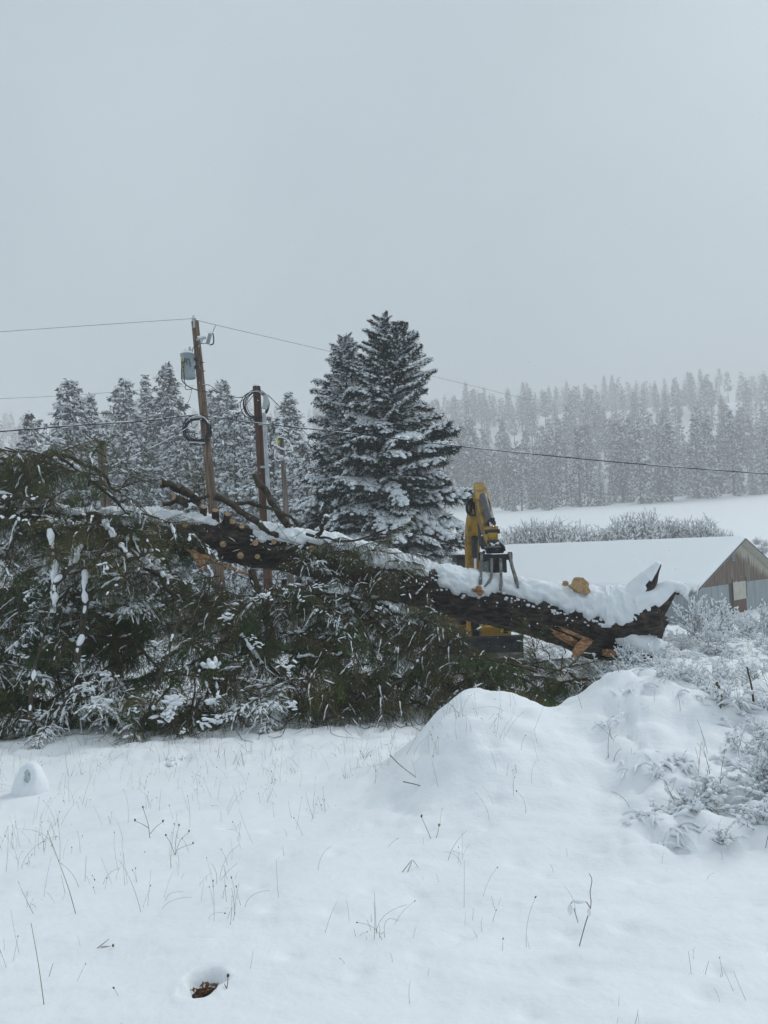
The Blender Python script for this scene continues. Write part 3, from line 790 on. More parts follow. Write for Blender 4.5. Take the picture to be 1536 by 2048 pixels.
for i, (px, b, t, k) in enumerate(EDGE):
    xg = ground_at(px, b)
    d = min(max(xg[1], 210), 420)
    tp = P(px, t, d); g = float(gz(tp[0], d)); 
    far_tree('field_edge_conifer', FAR[k], HT[k], tp[0], d, tp[2] - g + 0.2, i * 1.7, 'hazy snow-dusted conifer at the far field edge, %s counting from the excavator' % ordn[i], 'tall conifers along the edge of the far field')
r = np.random.default_rng(5)
for i in range(26):
    px = 1000 + 540 * (i + r.random()) / 26
    if 1250 < px < 1420 and r.random() < 0.5: continue
    x0 = ground_at(px, 1026 - (px - 1000) * 0.072)
    y = min(max(x0[1], 190), 390) + r.uniform(-5, 18)
    x = x0[0] * y / max(x0[1], 1)
    nyo = globals().get('nyo', -1) + 1
    k = int(r.integers(2)); far_tree('young_conifer', YOUNG[k], (5.5, 7)[k], x, y, r.uniform(4.5, 13.0), r.random() * 6, 'young snow-white conifer at the forest foot, %s along the far field from the excavator' % ordn[nyo], 'young snowy conifers along the far field edge')
n_f = 0; pts = []
tries = 0
while n_f < 265 and tries < 6000:
    tries += 1
    y = r.uniform(240, 690) if n_f > 90 else r.uniform(240, 340)
    x = r.uniform(-0.52, 0.56) * y
    if x < 0.02 * y and r.random() < 0.62: continue
    if y < field_edge(x) + 12: continue
    if any((x - a) ** 2 + (y - b) ** 2 < 26 for a, b in pts): continue
    pts.append((x, y)); n_f += 1
    k = int(r.integers(6))
    far_tree('hillside_conifer', FAR[k], HT[k], x, y, 1.6 * HT[k] * r.uniform(0.45, 0.92), r.random() * 6, 'hazy snow-dusted conifer within the forest on the far hillside', 'conifers of the far hillside forest')
# the mass of trees behind and between those: one object
mb = MB()
lowm = [conifer_mesh('x', 400 + k, 17, 3.3, 36, 5, 0.7, FARM, 1.05, 0.04, 0.7, 1, (0.1, 0.4, 0.25)[k], 0.0) for k in range(3)]
lowv = [(np.concatenate(m.V), np.concatenate(m.F[3]), np.concatenate(m.M[3]), np.concatenate(m.F[4]), np.concatenate(m.M[4])) for m in lowm]
cnt = 0
while cnt < 1200:
    y = 256 + 500 * r.random() ** 1.1 if cnt < 990 else r.uniform(240, 330); x = r.uniform(-0.75, 0.75) * y
    if x < 0 and r.random() < 0.5: continue
    if y < field_edge(x) + (14 if cnt < 990 else 3): continue
    V, f3, m3, f4, m4 = lowv[int(r.integers(3))]
    s = 1.6 * r.uniform(0.5, 1.0) if cnt < 990 else r.uniform(0.25, 0.75); a = r.random() * 6.28; c_, s_ = math.cos(a), math.sin(a)
    W = V @ np.array([[c_, s_, 0], [-s_, c_, 0], [0, 0, 1]]) * s + np.array([x, y, float(macro(x, y)) - 0.3])
    n0 = mb.n; mb.add(W, f3, m3); mb.F[4].append(f4 + n0); mb.M[4].append(m4)
    cnt += 1
tag(mb.build('hillside_forest', FARM, None, False), 'hazy mass of snowy conifers filling the far hillside', 'forest', None, 'stuff')

# ------------------------------------------------------------------ the fallen spruce
def adopt(o, root):
    """parent o (built in world coordinates) to an unrotated root"""
    o.parent = root
    o.matrix_parent_inverse = Matrix.Translation(-Vector(root.location))
    return o
# trunk centre line: px, py, depth, radius in metres (butt first)
TR = np.array([(1306, 1238, 13.7, 0.50), (1262, 1246, 13.75, 0.57), (1200, 1250, 13.8, 0.575), (1120, 1233, 13.9, 0.50), (1000, 1207, 14.0, 0.42), (880, 1184, 14.0, 0.395), (760, 1147, 13.9, 0.375), (640, 1117, 13.8, 0.36),
               (500, 1092, 13.6, 0.345), (380, 1074, 13.3, 0.325), (260, 1062, 13.0, 0.29), (130, 1050, 12.6, 0.24), (0, 1035, 12.2, 0.19), (-160, 1010, 11.8, 0.12)])
tw = np.concatenate([P(TR[:, 0], TR[:, 1], TR[:, 2]), TR[:, 3:]], 1)
TP = smooth_path(tw, 480)
FT = empty('fallen_spruce', tuple(ground_at(1230, 1318)), 0, 'huge felled spruce lying on its crushed boughs, snow along its dark trunk', 'tree')
def trunk_frames():
    T = norm(np.gradient(TP[:, :3], axis=0)); A = norm(np.cross(T, [0, 0, 1.0])); B = np.cross(A, T)
    B = np.where(B[:, 2:3] < 0, -B, B)
    return T, A, B
TT, TA, TB = trunk_frames()          # TA sideways (towards / away from camera), TB up
CS = np.sign(TA[180, 1]) * -1        # multiply TA by CS -> towards the camera
def trunk_pt(f, ang, rad=1.0):
    """f 0..1 along the trunk, ang 0 = facing camera, 90 = up (degrees)"""
    i = f * (len(TP) - 1); k = int(min(i, len(TP) - 2)); u = i - k
    c = TP[k, :3] * (1 - u) + TP[k + 1, :3] * u; r_ = TP[k, 3] * (1 - u) + TP[k + 1, 3] * u
    nrm = math.cos(R(ang)) * TA[k] * CS + math.sin(R(ang)) * TB[k]
    return c + nrm * r_ * rad, nrm, TT[k], r_
def trunk_near(px, py):
    """where the sight line at a pixel meets the trunk: (f, ang)"""
    best = None
    for f in np.linspace(0, 0.85, 171):
        for ang in range(-70, 121, 6):
            p, n_, t_, _ = trunk_pt(f, ang)
            v = _CM.T @ (p - np.array([0, 0, CAMZ])); q = (768 + F * v[0] / -v[2], 1024 - F * v[1] / -v[2])
            e = (q[0] - px) ** 2 + (q[1] - py) ** 2
            if best is None or e < best[0]: best = (e, f, ang)
    return best[1], best[2]
def build_trunk():
    n = 72; K = len(TP)
    th = np.linspace(0, 2 * np.pi, n, endpoint=False)
    sl = np.concatenate([[0], np.cumsum(np.linalg.norm(np.diff(TP[:, :3], axis=0), axis=1))])
    S, Tm = np.meshgrid(sl, th, indexing='ij')
    bark = fbm(np.cos(Tm) * 5, S * 2.2, np.sin(Tm) * 5, 4, 3)
    plates = np.abs(fbm(np.cos(Tm) * 9, S * 5, np.sin(Tm) * 9, 3, 8))
    rad = TP[:, 3:4] * (1 + 0.05 * bark) + 0.05 * plates - 0.015
    # flare and ragged underside near the butt
    fl = 1 - ss(0.0, 1.6, S)
    rad = rad * (1 + 0.16 * fl * (0.4 + np.sin(Tm * 3 + 1.2)) + 0.14 * fl * vnoise(np.cos(Tm) * 2, S * 1.5, np.sin(Tm) * 2, 17))
    V = TP[:, None, :3] + rad[..., None] * (np.cos(Tm)[..., None] * (TA * CS)[:, None] + np.sin(Tm)[..., None] * TB[:, None])
    # broken butt end: push the last rings inward
    mb = MB(); k = np.arange(K - 1)[:, None] * n; j = np.arange(n)[None]; j2 = (j + 1) % n
    mb.add(V.reshape(-1, 3), np.stack([k + j, k + j2, k + n + j2, k + n + j], -1).reshape(-1, 4))
    ring = V[0]; c = ring.mean(0) - TT[0] * 0.12
    rings = [ring] + [c + (ring - c) * q - TT[0] * (0.10 + 0.16 * vnoise(np.arange(n) * 0.6, np.full(n, q * 9.0), s=33))[:, None] * (1 - q) for q in (0.75, 0.5, 0.25)]
    W = np.concatenate(rings + [c[None]]); f = []
    for a in range(3): f += [[a * n + b, (a + 1) * n + b, (a + 1) * n + (b + 1) % n, a * n + (b + 1) % n] for b in range(n)]
    mb.add(W, f); mb.add(W, [[3 * n + b, 4 * n, 3 * n + (b + 1) % n] for b in range(n)])
    adopt(mb.build('trunk', BARK), FT)
    # snow lying along the top
    na = 64; an = np.linspace(-0.55, np.pi + 0.45, na)      # 0 = towards camera
    S2, A2 = np.meshgrid(sl, an, indexing='ij')
    lim = 0.42 + 0.42 * fbm(S2 * 1.6, A2 * 0, oct=4, s=12) + 0.30 * fbm(S2 * 5, A2 * 3, oct=3, s=14)
    lim = lim - 0.30 * (1 - ss(0.3, 2.8, S2)) + 0.25 * ss(5.5, 7.5, S2)
    up = np.sin(A2)
    hh = up - np.clip(lim, 0.02, 1.2)
    # bare patches where foliage and the grapple rubbed it off
    hh = hh - 0.9 * np.exp(-((S2 - 7.6) / 0.25) ** 2) - 0.55 * np.exp(-((S2 - 4.05) / 0.14) ** 2) * (A2 < 1.4)
    th2 = 0.085 * np.sqrt(np.clip(hh / 0.5, 0, 1)) * (1 + 0.5 * fbm(S2 * 3, A2 * 2, oct=3, s=15)) + 0.05 * fbm(S2 * 9, A2 * 6, oct=3, s=16) * (hh > 0.08) + 0.02 * fbm(S2 * 26, A2 * 16, oct=2, s=18) * (hh > 0.05)
    R2 = TP[:, 3:4] * 1.035 + 0.01 + th2
    V2 = TP[:, None, :3] + R2[..., None] * (np.cos(A2)[..., None] * (TA * CS)[:, None] + np.sin(A2)[..., None] * TB[:, None])
    k = np.arange(K - 1)[:, None] * na; j = np.arange(na - 1)[None]
    Fq = np.stack([k + j, k + j + 1, k + na + j + 1, k + na + j], -1).reshape(-1, 4)
    ok = (hh.reshape(-1)[Fq] > 0.0).any(1)
    # dip border vertices into the bark so edges are rounded, not cut
    R3 = np.where(hh > 0, R2, TP[:, 3:4] * 0.98)
    V2 = TP[:, None, :3] + R3[..., None] * (np.cos(A2)[..., None] * (TA * CS)[:, None] + np.sin(A2)[..., None] * TB[:, None])
    mb = MB(); mb.add(V2.reshape(-1, 3), Fq[ok]); s_ = adopt(mb.build('trunk_snow', SNOWB), FT)
    # crumbs of snow stuck in the bark below the edge
    r = np.random.default_rng(44); N = 300
    f = r.uniform(0.02, 0.62, N); a = 8 + 26 * r.random(N) + 8 * r.standard_normal(N)
    C = []; Xx = []; Yy = []; Zz = []
    for q, b in zip(f, a):
        p, n_, t_, rr_ = trunk_pt(q, b, 1.05); z = r.uniform(0.008, 0.030)
        C.append(p); Xx.append(t_ * z * 1.4); Yy.append(np.cross(t_, n_) * z); Zz.append(n_ * z * 0.5)
    mb = MB(); blobs(mb, C, np.array(Xx), np.array(Yy), np.array(Zz), 0, 1, 0.2, r)
    tag(adopt(mb.build('snow_crumbs', SNOWB), FT), kind='stuff')
build_trunk()

def limb(pts, r0, r1, name='limb', snow=0.0, n=8, k=26, wig=0.02, seed=0, cut=False, root=None, mats=None):
    """pts: (px,py,d) list -> tapering limb; snow 0..1 covers its top"""
    r = np.random.default_rng(seed + 900)
    w_ = smooth_path(P(*np.array(pts, float).T), k)
    s = np.linspace(0, 1, k)
    w_ = w_ + wig * np.stack([vnoise(s * 7, s * 0 + seed, s=q) for q in (1, 2, 3)], -1)
    rad = (r0 + (r1 - r0) * s) * (1 + 0.15 * vnoise(s * 13, s * 0 + seed, s=7))
    mb = MB(); tube(mb, w_, rad, n, 0, True)
    o = mb.build(name, mats or LIMB)
    adopt(o, root or FT)
    if snow > 0:
        kk = 60; si = np.linspace(0.02, 0.98, kk); q = np.stack([np.interp(si, s, w_[:, c]) for c in range(3)], -1); rr = np.interp(si, s, rad)
        T = norm(np.gradient(q, axis=0)); sd = norm(np.cross(T, [0, 0, 1.0]) + 1e-6); Z = np.cross(sd, T); Z = np.where(Z[:, 2:3] < 0, -Z, Z)
        steep = np.abs(T[:, 2:3]); Zf = norm(Z * (1 - steep) + norm(np.array([0.2, -0.7, 0.7])) * steep)
        mk = np.clip((vnoise(si * 11, si * 0 + seed, s=19) + 0.5 * vnoise(si * 29, si * 0 + seed, s=20)) * 0.9 + (snow - 0.5) * 1.7, 0, 0.8) / 0.8
        rs = np.sqrt(mk) * (0.85 * rr + 0.006) * (1 + 0.25 * vnoise(si * 37, si * 0 + seed, s=21)) + 0.0008
        mb = MB(); tube(mb, q + Zf * (rr * 0.55 + 0.3 * rs)[:, None], rs, 8, 0, True)
        so = mb.build('snow', SNOWB); so.parent = o; so.matrix_parent_inverse = Matrix.Identity(4)
    if cut:
        e = w_[-1]; dv = norm(w_[-1] - w_[-3]); mb = MB(); lathe(mb, [(0.0, 0.004), (rad[-1] * 0.96, 0.003)], e, dv, 14); co = mb.build('cut_face', CUT); co.parent = o
    return o
# upturned prongs at the broken butt
def prong(pts, rads, snow_side, seed, th=0.09):
    w_ = smooth_path(np.concatenate([P(*np.array(pts, float).T), np.array(rads)[:, None]], 1), 30)
    n = 18; th_ = np.linspace(0, 2 * np.pi, n, endpoint=False); s = np.linspace(0, 1, 30)
    T = norm(np.gradient(w_[:, :3], axis=0)); A = norm(np.cross(T, [0, 1.0, 0])); B = np.cross(A, T)
    S, Tm = np.meshgrid(s, th_, indexing='ij')
    rad = w_[:, 3:4] * (1 + 0.22 * fbm(np.cos(Tm) * 2, S * 6, np.sin(Tm) * 2, 3, seed))
    V = w_[:, None, :3] + rad[..., None] * (np.cos(Tm)[..., None] * A[:, None] + np.sin(Tm)[..., None] * B[:, None])
    K = 30; k = np.arange(K - 1)[:, None] * n; j = np.arange(n)[None]; j2 = (j + 1) % n
    mb = MB(); mb.add(V.reshape(-1, 3), np.stack([k + j, k + j2, k + n + j2, k + n + j], -1).reshape(-1, 4))
    mb.add(np.vstack([V[-1], V[-1].mean(0)]), [[a, (a + 1) % n, n] for a in range(n)])
    o = adopt(mb.build('root_prong', BARK), FT)
    sv = norm(np.array(snow_side, float))
    nrm = np.cos(Tm)[..., None] * A[:, None] + np.sin(Tm)[..., None] * B[:, None]
    hh = (nrm * sv).sum(-1) - 0.12 - 0.30 * fbm(S * 7, Tm * 1.2, oct=3, s=seed + 4)
    R2 = np.where(hh > 0, rad * 1.05 + th * np.sqrt(np.clip(hh, 0, 1)) * (1 + 0.3 * fbm(S * 9, Tm * 2, oct=2, s=seed + 8)), rad * 0.95)
    V2 = w_[:, None, :3] + R2[..., None] * nrm
    Fq = np.stack([k + j, k + j2, k + n + j2, k + n + j], -1).reshape(-1, 4); ok = (hh.reshape(-1)[Fq] > 0).any(1)
    mb = MB(); mb.add(V2.reshape(-1, 3), Fq[ok]); e = V2[-1]; mb.add(np.vstack([e, e.mean(0) + T[-1] * 0.04]), [[a, (a + 1) % n, n] for a in range(n)])
    so = mb.build('snow', SNOWB); so.parent = o
    return o
prong([(1255, 1222, 13.6), (1278, 1188, 13.5), (1300, 1157, 13.45), (1320, 1128, 13.4)], [0.26, 0.20, 0.13, 0.03], (-0.8, -0.05, 0.6), 51, 0.05)
prong([(1262, 1232, 13.6), (1296, 1216, 13.5), (1324, 1199, 13.45), (1346, 1182, 13.4), (1362, 1184, 13.35), (1370, 1192, 13.3)], [0.36, 0.30, 0.19, 0.09, 0.06, 0.035], (-0.25, -0.15, 0.97), 52, 0.12)
prong([(1225, 1270, 13.6), (1262, 1290, 13.4), (1300, 1302, 13.3), (1326, 1312, 13.2)], [0.30, 0.22, 0.17, 0.12], (0.1, -0.35, 0.95), 53, 0.10)
prong([(1270, 1258, 13.8), (1294, 1276, 13.6), (1310, 1290, 13.5)], [0.10, 0.075, 0.05], (0.2, -0.3, 0.95), 54, 0.06)
# splintered wood
def splinter(p0, p1, w0, t0, seed, root=None, material=None):
    """ragged plank of torn wood between two pixel points"""
    r = np.random.default_rng(seed); a, b = P(*p0), P(*p1); d = norm(b - a); L = np.linalg.norm(b - a)
    sd = norm(np.cross(d, [0.1, -1.0, 0.15])); nn = np.cross(d, sd)
    K = 9; V = []
    for i in range(K):
        s = i / (K - 1); w_ = w0 * (0.55 + 0.45 * math.sin(s * 2.6 + 0.4)) * (1 if i < K - 1 else 0.5)
        for q in (-1, -0.35, 0.3, 1):
            for z in (-1, 1):
                jag = (r.normal(0, 0.08) * L if i in (0, K - 1) else 0)
                V.append(a + d * (L * s + jag) + sd * w_ * 0.5 * (q + r.normal(0, 0.06)) + nn * t0 * 0.5 * z * (1 + r.normal(0, 0.25)))
    f = []
    for i in range(K - 1):
        o0, o1 = i * 8, (i + 1) * 8
        for q in range(3):
            f += [[o0 + q * 2 + 1, o1 + q * 2 + 1, o1 + q * 2 + 3, o0 + q * 2 + 3], [o0 + q * 2, o0 + q * 2 + 2, o1 + q * 2 + 2, o1 + q * 2]]
        f += [[o0, o1, o1 + 1, o0 + 1], [o0 + 6, o0 + 7, o1 + 7, o1 + 6]]
    for o0, fl in ((0, 0), ((K - 1) * 8, 1)):
        for q in range(3): f.append([o0 + q * 2, o0 + q * 2 + 1, o0 + q * 2 + 3, o0 + q * 2 + 2])
    mb = MB(); mb.add(V, f)
    return adopt(mb.build('splinter', material or SPLIT, None, False), root or FT)
for i, q in enumerate([((1103, 1262, 13.25), (1160, 1288, 13.1), 0.07, 0.05), ((1118, 1256, 13.2), (1178, 1280, 13.05), 0.06, 0.05), ((1176, 1280, 13.0), (1146, 1312, 12.8), 0.17, 0.06), ((1110, 1270, 13.2), (1145, 1290, 13.05), 0.04, 0.04), ((1130, 1276, 13.1), (1168, 1294, 13.0), 0.05, 0.04),
                       ((1122, 1268, 13.2), (1150, 1282, 13.0), 0.06, 0.04), ((1205, 1305, 13.1), (1232, 1308, 13.0), 0.12, 0.09), ((400, 1112, 12.75), (432, 1122, 12.8), 0.10, 0.05),
                       ((383, 1100, 12.7), (412, 1138, 12.6), 0.11, 0.05), ((372, 1098, 12.7), (420, 1118, 12.75), 0.05, 0.03), ((497, 1150, 12.6), (440, 1128, 12.7), 0.05, 0.03),
                       ((956, 1172, 13.5), (962, 1192, 13.45), 0.10, 0.05), ((945, 1180, 13.5), (968, 1184, 13.45), 0.06, 0.04)]):
    splinter(*q, seed=60 + i)
splinter((1146, 1163, 13.45), (1175, 1180, 13.5), 0.26, 0.12, 81, material=CUT)
splinter((1126, 1166, 13.5), (1136, 1168, 13.5), 0.09, 0.06, 82, material=CUT)
# sawn branch stubs
def stub(base, d, L, r0, seed=0):
    b = np.asarray(base, float); d = norm(d)
    mb = MB(); s = np.linspace(0, 1, 6)[:, None]
    tube(mb, b - d * 0.08 + d * (L + 0.08) * s, r0 * (1.25 - 0.25 * s[:, 0]), 14, 0, True); o = adopt(mb.build('cut_stub', LIMB), FT)
    mb = MB(); lathe(mb, [(0.0, 0.006), (r0 * 0.45, 0.007), (r0 * 0.9, 0.004)], b + d * L, d, 16, 0); c = mb.build('cut_face', CUT); c.parent = o
    return o
for px, py, rr_ in [(369, 1051, 0.060), (446, 1087, 0.058), (510, 1086, 0.058), (481, 1111, 0.062), (516, 1114, 0.048), (549, 1087, 0.048), (629, 1098, 0.062), (330, 1036, 0.05)]:
    f, a = trunk_near(px, py); p, nrm, t_, _ = trunk_pt(f, a)
    stub(p, norm(np.array([0, -1.0, 0.12]) + 0.25 * nrm), 0.09, rr_)
for (bx, by), (tx, ty), rr_ in [((432, 1052), (432, 1018), 0.062), ((450, 1052), (457, 1026), 0.055), ((467, 1060), (467, 1041), 0.055), ((484, 1064), (485, 1050), 0.05), ((405, 1052), (409, 1012), 0.06)]:
    a, b = P(bx, by, 13.4), P(tx, ty, 13.25)
    stub(a, norm(b - a + np.array([0, -0.06, 0])), float(np.linalg.norm(b - a)), rr_)
# bare limbs, each traced from base to tip
LIMBS = [([(582, 1062, 13.6), (560, 1030, 13.5), (535, 990, 13.4), (505, 945, 13.3)], .075, .05, .0, True), ([(560, 1075, 13.4), (505, 1040, 13.3), (470, 1012, 13.2), (430, 991, 13.1)], .05, .065, .15, False),
         ([(470, 1004, 13.2), (505, 1010, 13.3), (560, 1022, 13.4), (600, 1050, 13.5)], .035, .03, .1, False), ([(325, 1006, 12.9), (370, 1002, 13.0), (420, 993, 13.0)], .035, .03, .05, False),
         ([(400, 1006, 13.2), (368, 985, 13.1), (326, 963, 12.9)], .06, .075, .15, True), ([(398, 1002, 13.15), (380, 988, 13.05), (362, 974, 12.9)], .045, .05, .3, True),
         ([(375, 1010, 13.1), (357, 1000, 12.9), (350, 996, 12.8)], .05, .055, .1, True), ([(240, 990, 12.6), (205, 950, 12.5), (165, 925, 12.4), (120, 906, 12.3)], .022, .035, .05, False),
         ([(260, 1030, 12.3), (215, 985, 12.2), (150, 935, 12.1), (110, 905, 12.0)], .03, .03, .55, False), ([(0, 1003, 10.6), (40, 995, 10.6), (82, 1000, 10.5)], .035, .022, .5, False),
         ([(0, 1036, 10.4), (30, 1037, 10.4), (60, 1050, 10.3)], .022, .012, .6, False), ([(102, 1058, 11.0), (105, 1120, 10.8), (108, 1180, 10.7), (102, 1245, 10.6)], .045, .05, .8, False),
         ([(166, 1086, 10.9), (145, 1125, 10.7), (118, 1165, 10.6), (104, 1235, 10.5)], .045, .04, .85, False), ([(206, 1038, 11.2), (226, 1072, 11.0), (262, 1120, 10.8)], .045, .05, .85, False),
         ([(170, 1135, 10.8), (166, 1190, 10.6), (163, 1270, 10.5), (158, 1320, 10.4)], .04, .045, .75, False), ([(262, 1060, 12.2), (300, 1130, 11.8), (345, 1190, 11.4)], .03, .035, .35, False),
         ([(650, 1192, 12.9), (672, 1220, 12.6), (690, 1236, 12.5)], .07, .05, .7, False), ([(700, 1195, 12.9), (735, 1225, 12.6), (770, 1256, 12.4)], .05, .06, .75, False),
         ([(702, 1206, 12.9), (725, 1235, 12.7), (745, 1255, 12.6)], .04, .04, .6, False), ([(735, 1195, 12.8), (775, 1215, 12.7), (815, 1236, 12.6)], .04, .03, .7, False),
         ([(545, 1190, 12.5), (640, 1186, 12.4), (720, 1196, 12.3), (800, 1204, 12.3)], .03, .025, .35, False), ([(550, 1238, 12.2), (560, 1262, 12.1), (615, 1272, 12.0)], .03, .02, .7, False),
         ([(590, 1316, 11.4), (640, 1312, 11.4), (690, 1307, 11.3)], .02, .018, .6, False), ([(505, 1140, 12.9), (512, 1170, 12.8), (516, 1205, 12.7)], .06, .055, .0, False),
         ([(595, 1160, 13.0), (600, 1195, 12.9), (604, 1235, 12.8)], .05, .045, .0, False), ([(632, 1160, 13.0), (640, 1210, 12.9), (642, 1250, 12.8)], .05, .045, .05, False),
         ([(566, 1160, 13.0), (570, 1195, 12.9), (572, 1240, 12.8)], .045, .04, .0, False), ([(485, 1270, 11.6), (500, 1300, 11.4), (525, 1335, 11.2)], .025, .03, .75, False),
         ([(880, 1300, 11.6), (930, 1268, 11.5), (990, 1240, 11.5)], .012, .006, .5, False), ([(610, 1065, 13.2), (660, 1080, 13.0), (720, 1080, 12.9), (770, 1062, 12.8)], .024, .014, .15, False),
         ([(635, 1070, 13.1), (645, 1050, 13.0), (655, 1032, 12.9)], .035, .035, .4, False), ([(300, 1180, 10.9), (280, 1135, 10.9), (288, 1095, 10.9)], .02, .012, .3, False),
         ([(120, 1430, 9.8), (160, 1350, 9.9), (215, 1290, 10.0)], .014, .008, .3, False), ([(1110, 1345, 11.8), (1098, 1315, 11.8), (1085, 1290, 11.8)], .012, .006, .1, False),
         ([(1120, 1350, 11.8), (1128, 1310, 11.8), (1124, 1285, 11.8)], .010, .006, .1, False), ([(300, 1420, 10.2), (340, 1300, 10.6), (360, 1215, 11.0)], .03, .018, .3, False),
         ([(770, 1390, 10.6), (830, 1330, 11.0), (870, 1270, 11.4)], .025, .014, .35, False), ([(60, 1440, 9.7), (70, 1340, 10.0), (95, 1240, 10.4)], .03, .016, .35, False)]
for i, (pts_, a, b, sn, ct) in enumerate(LIMBS):
    limb(pts_, a, b, 'limb', sn, 8, 26, 0.03, i, ct)

# boughs: crushed crown in front of and under the trunk
BOUGH = [bough_mesh('felled_bough_%d' % k, 500 + k, L, hg, sn, 1.0, dr, wd) for k, (L, hg, sn, dr, wd) in enumerate([
    (1.7, 1.2, 0.10, 0.25, 0.38), (1.7, 0.9, 0.28, 0.20, 0.42), (1.5, 0.7, 0.55, 0.15, 0.45), (1.8, 1.5, 0.06, 0.30, 0.36), (1.6, 0.8, 0.40, 0.25, 0.42), (1.7, 1.1, 0.18, 0.25, 0.40),
    (1.4, 0.6, 0.80, 0.15, 0.46), (1.6, 1.0, 0.12, 0.20, 0.42)])]
def in_poly(x, y, poly):
    c = False; j = len(poly) - 1
    for i in range(len(poly)):
        xi, yi = poly[i]; xj, yj = poly[j]
        if (yi > y) != (yj > y) and x < (xj - xi) * (y - yi) / (yj - yi) + xi: c = not c
        j = i
    return c
def snowish(px, py):
    """how snowy the heap is there"""
    s = 0.30 + 0.8 * float(vnoise(px / 110.0, py / 110.0, s=77))
    if px < 560 and py > 1180: s += 0.12
    if 560 < px < 1250: s -= 0.22
    if px < 120 and py < 980: s -= 0.35
    if 150 < px < 420 and py > 1300: s += 0.15
    if 300 < px < 420 and 1080 < py < 1300: s += 0.2
    return s
BORD = sorted(range(8), key=lambda k: [0.10, 0.28, 0.55, 0.06, 0.40, 0.18, 0.75, 0.12][k])
def add_bough(px, py, d, dv, sc, sn, r, roll=None):
    p = P(px, py, d)
    g = float(gz(p[0], p[1])) + 0.12
    if p[2] < g: p[2] = g
    q = int(np.clip(round(sn * 7 + r.normal(0, 1.2)), 0, 7)); me = BOUGH[BORD[q]]
    dv = norm(np.array(dv, float))
    end = p + dv * 1.5 * sc; ge = float(gz(end[0], end[1])) + 0.05
    if end[2] < ge: dv = norm(np.array([end[0], end[1], ge]) - p)
    up = np.array([0, -0.15, 1.0]) + r.normal(0, 0.18, 3)
    o = link('bough', me)
    o.matrix_world = orient(tuple(p), tuple(dv), tuple(up), sc, r.normal(0, 0.35) if roll is None else roll)
    M = o.matrix_world.copy(); o.parent = FT; o.matrix_parent_inverse = Matrix.Translation(-Vector(FT.location)); 
    return o
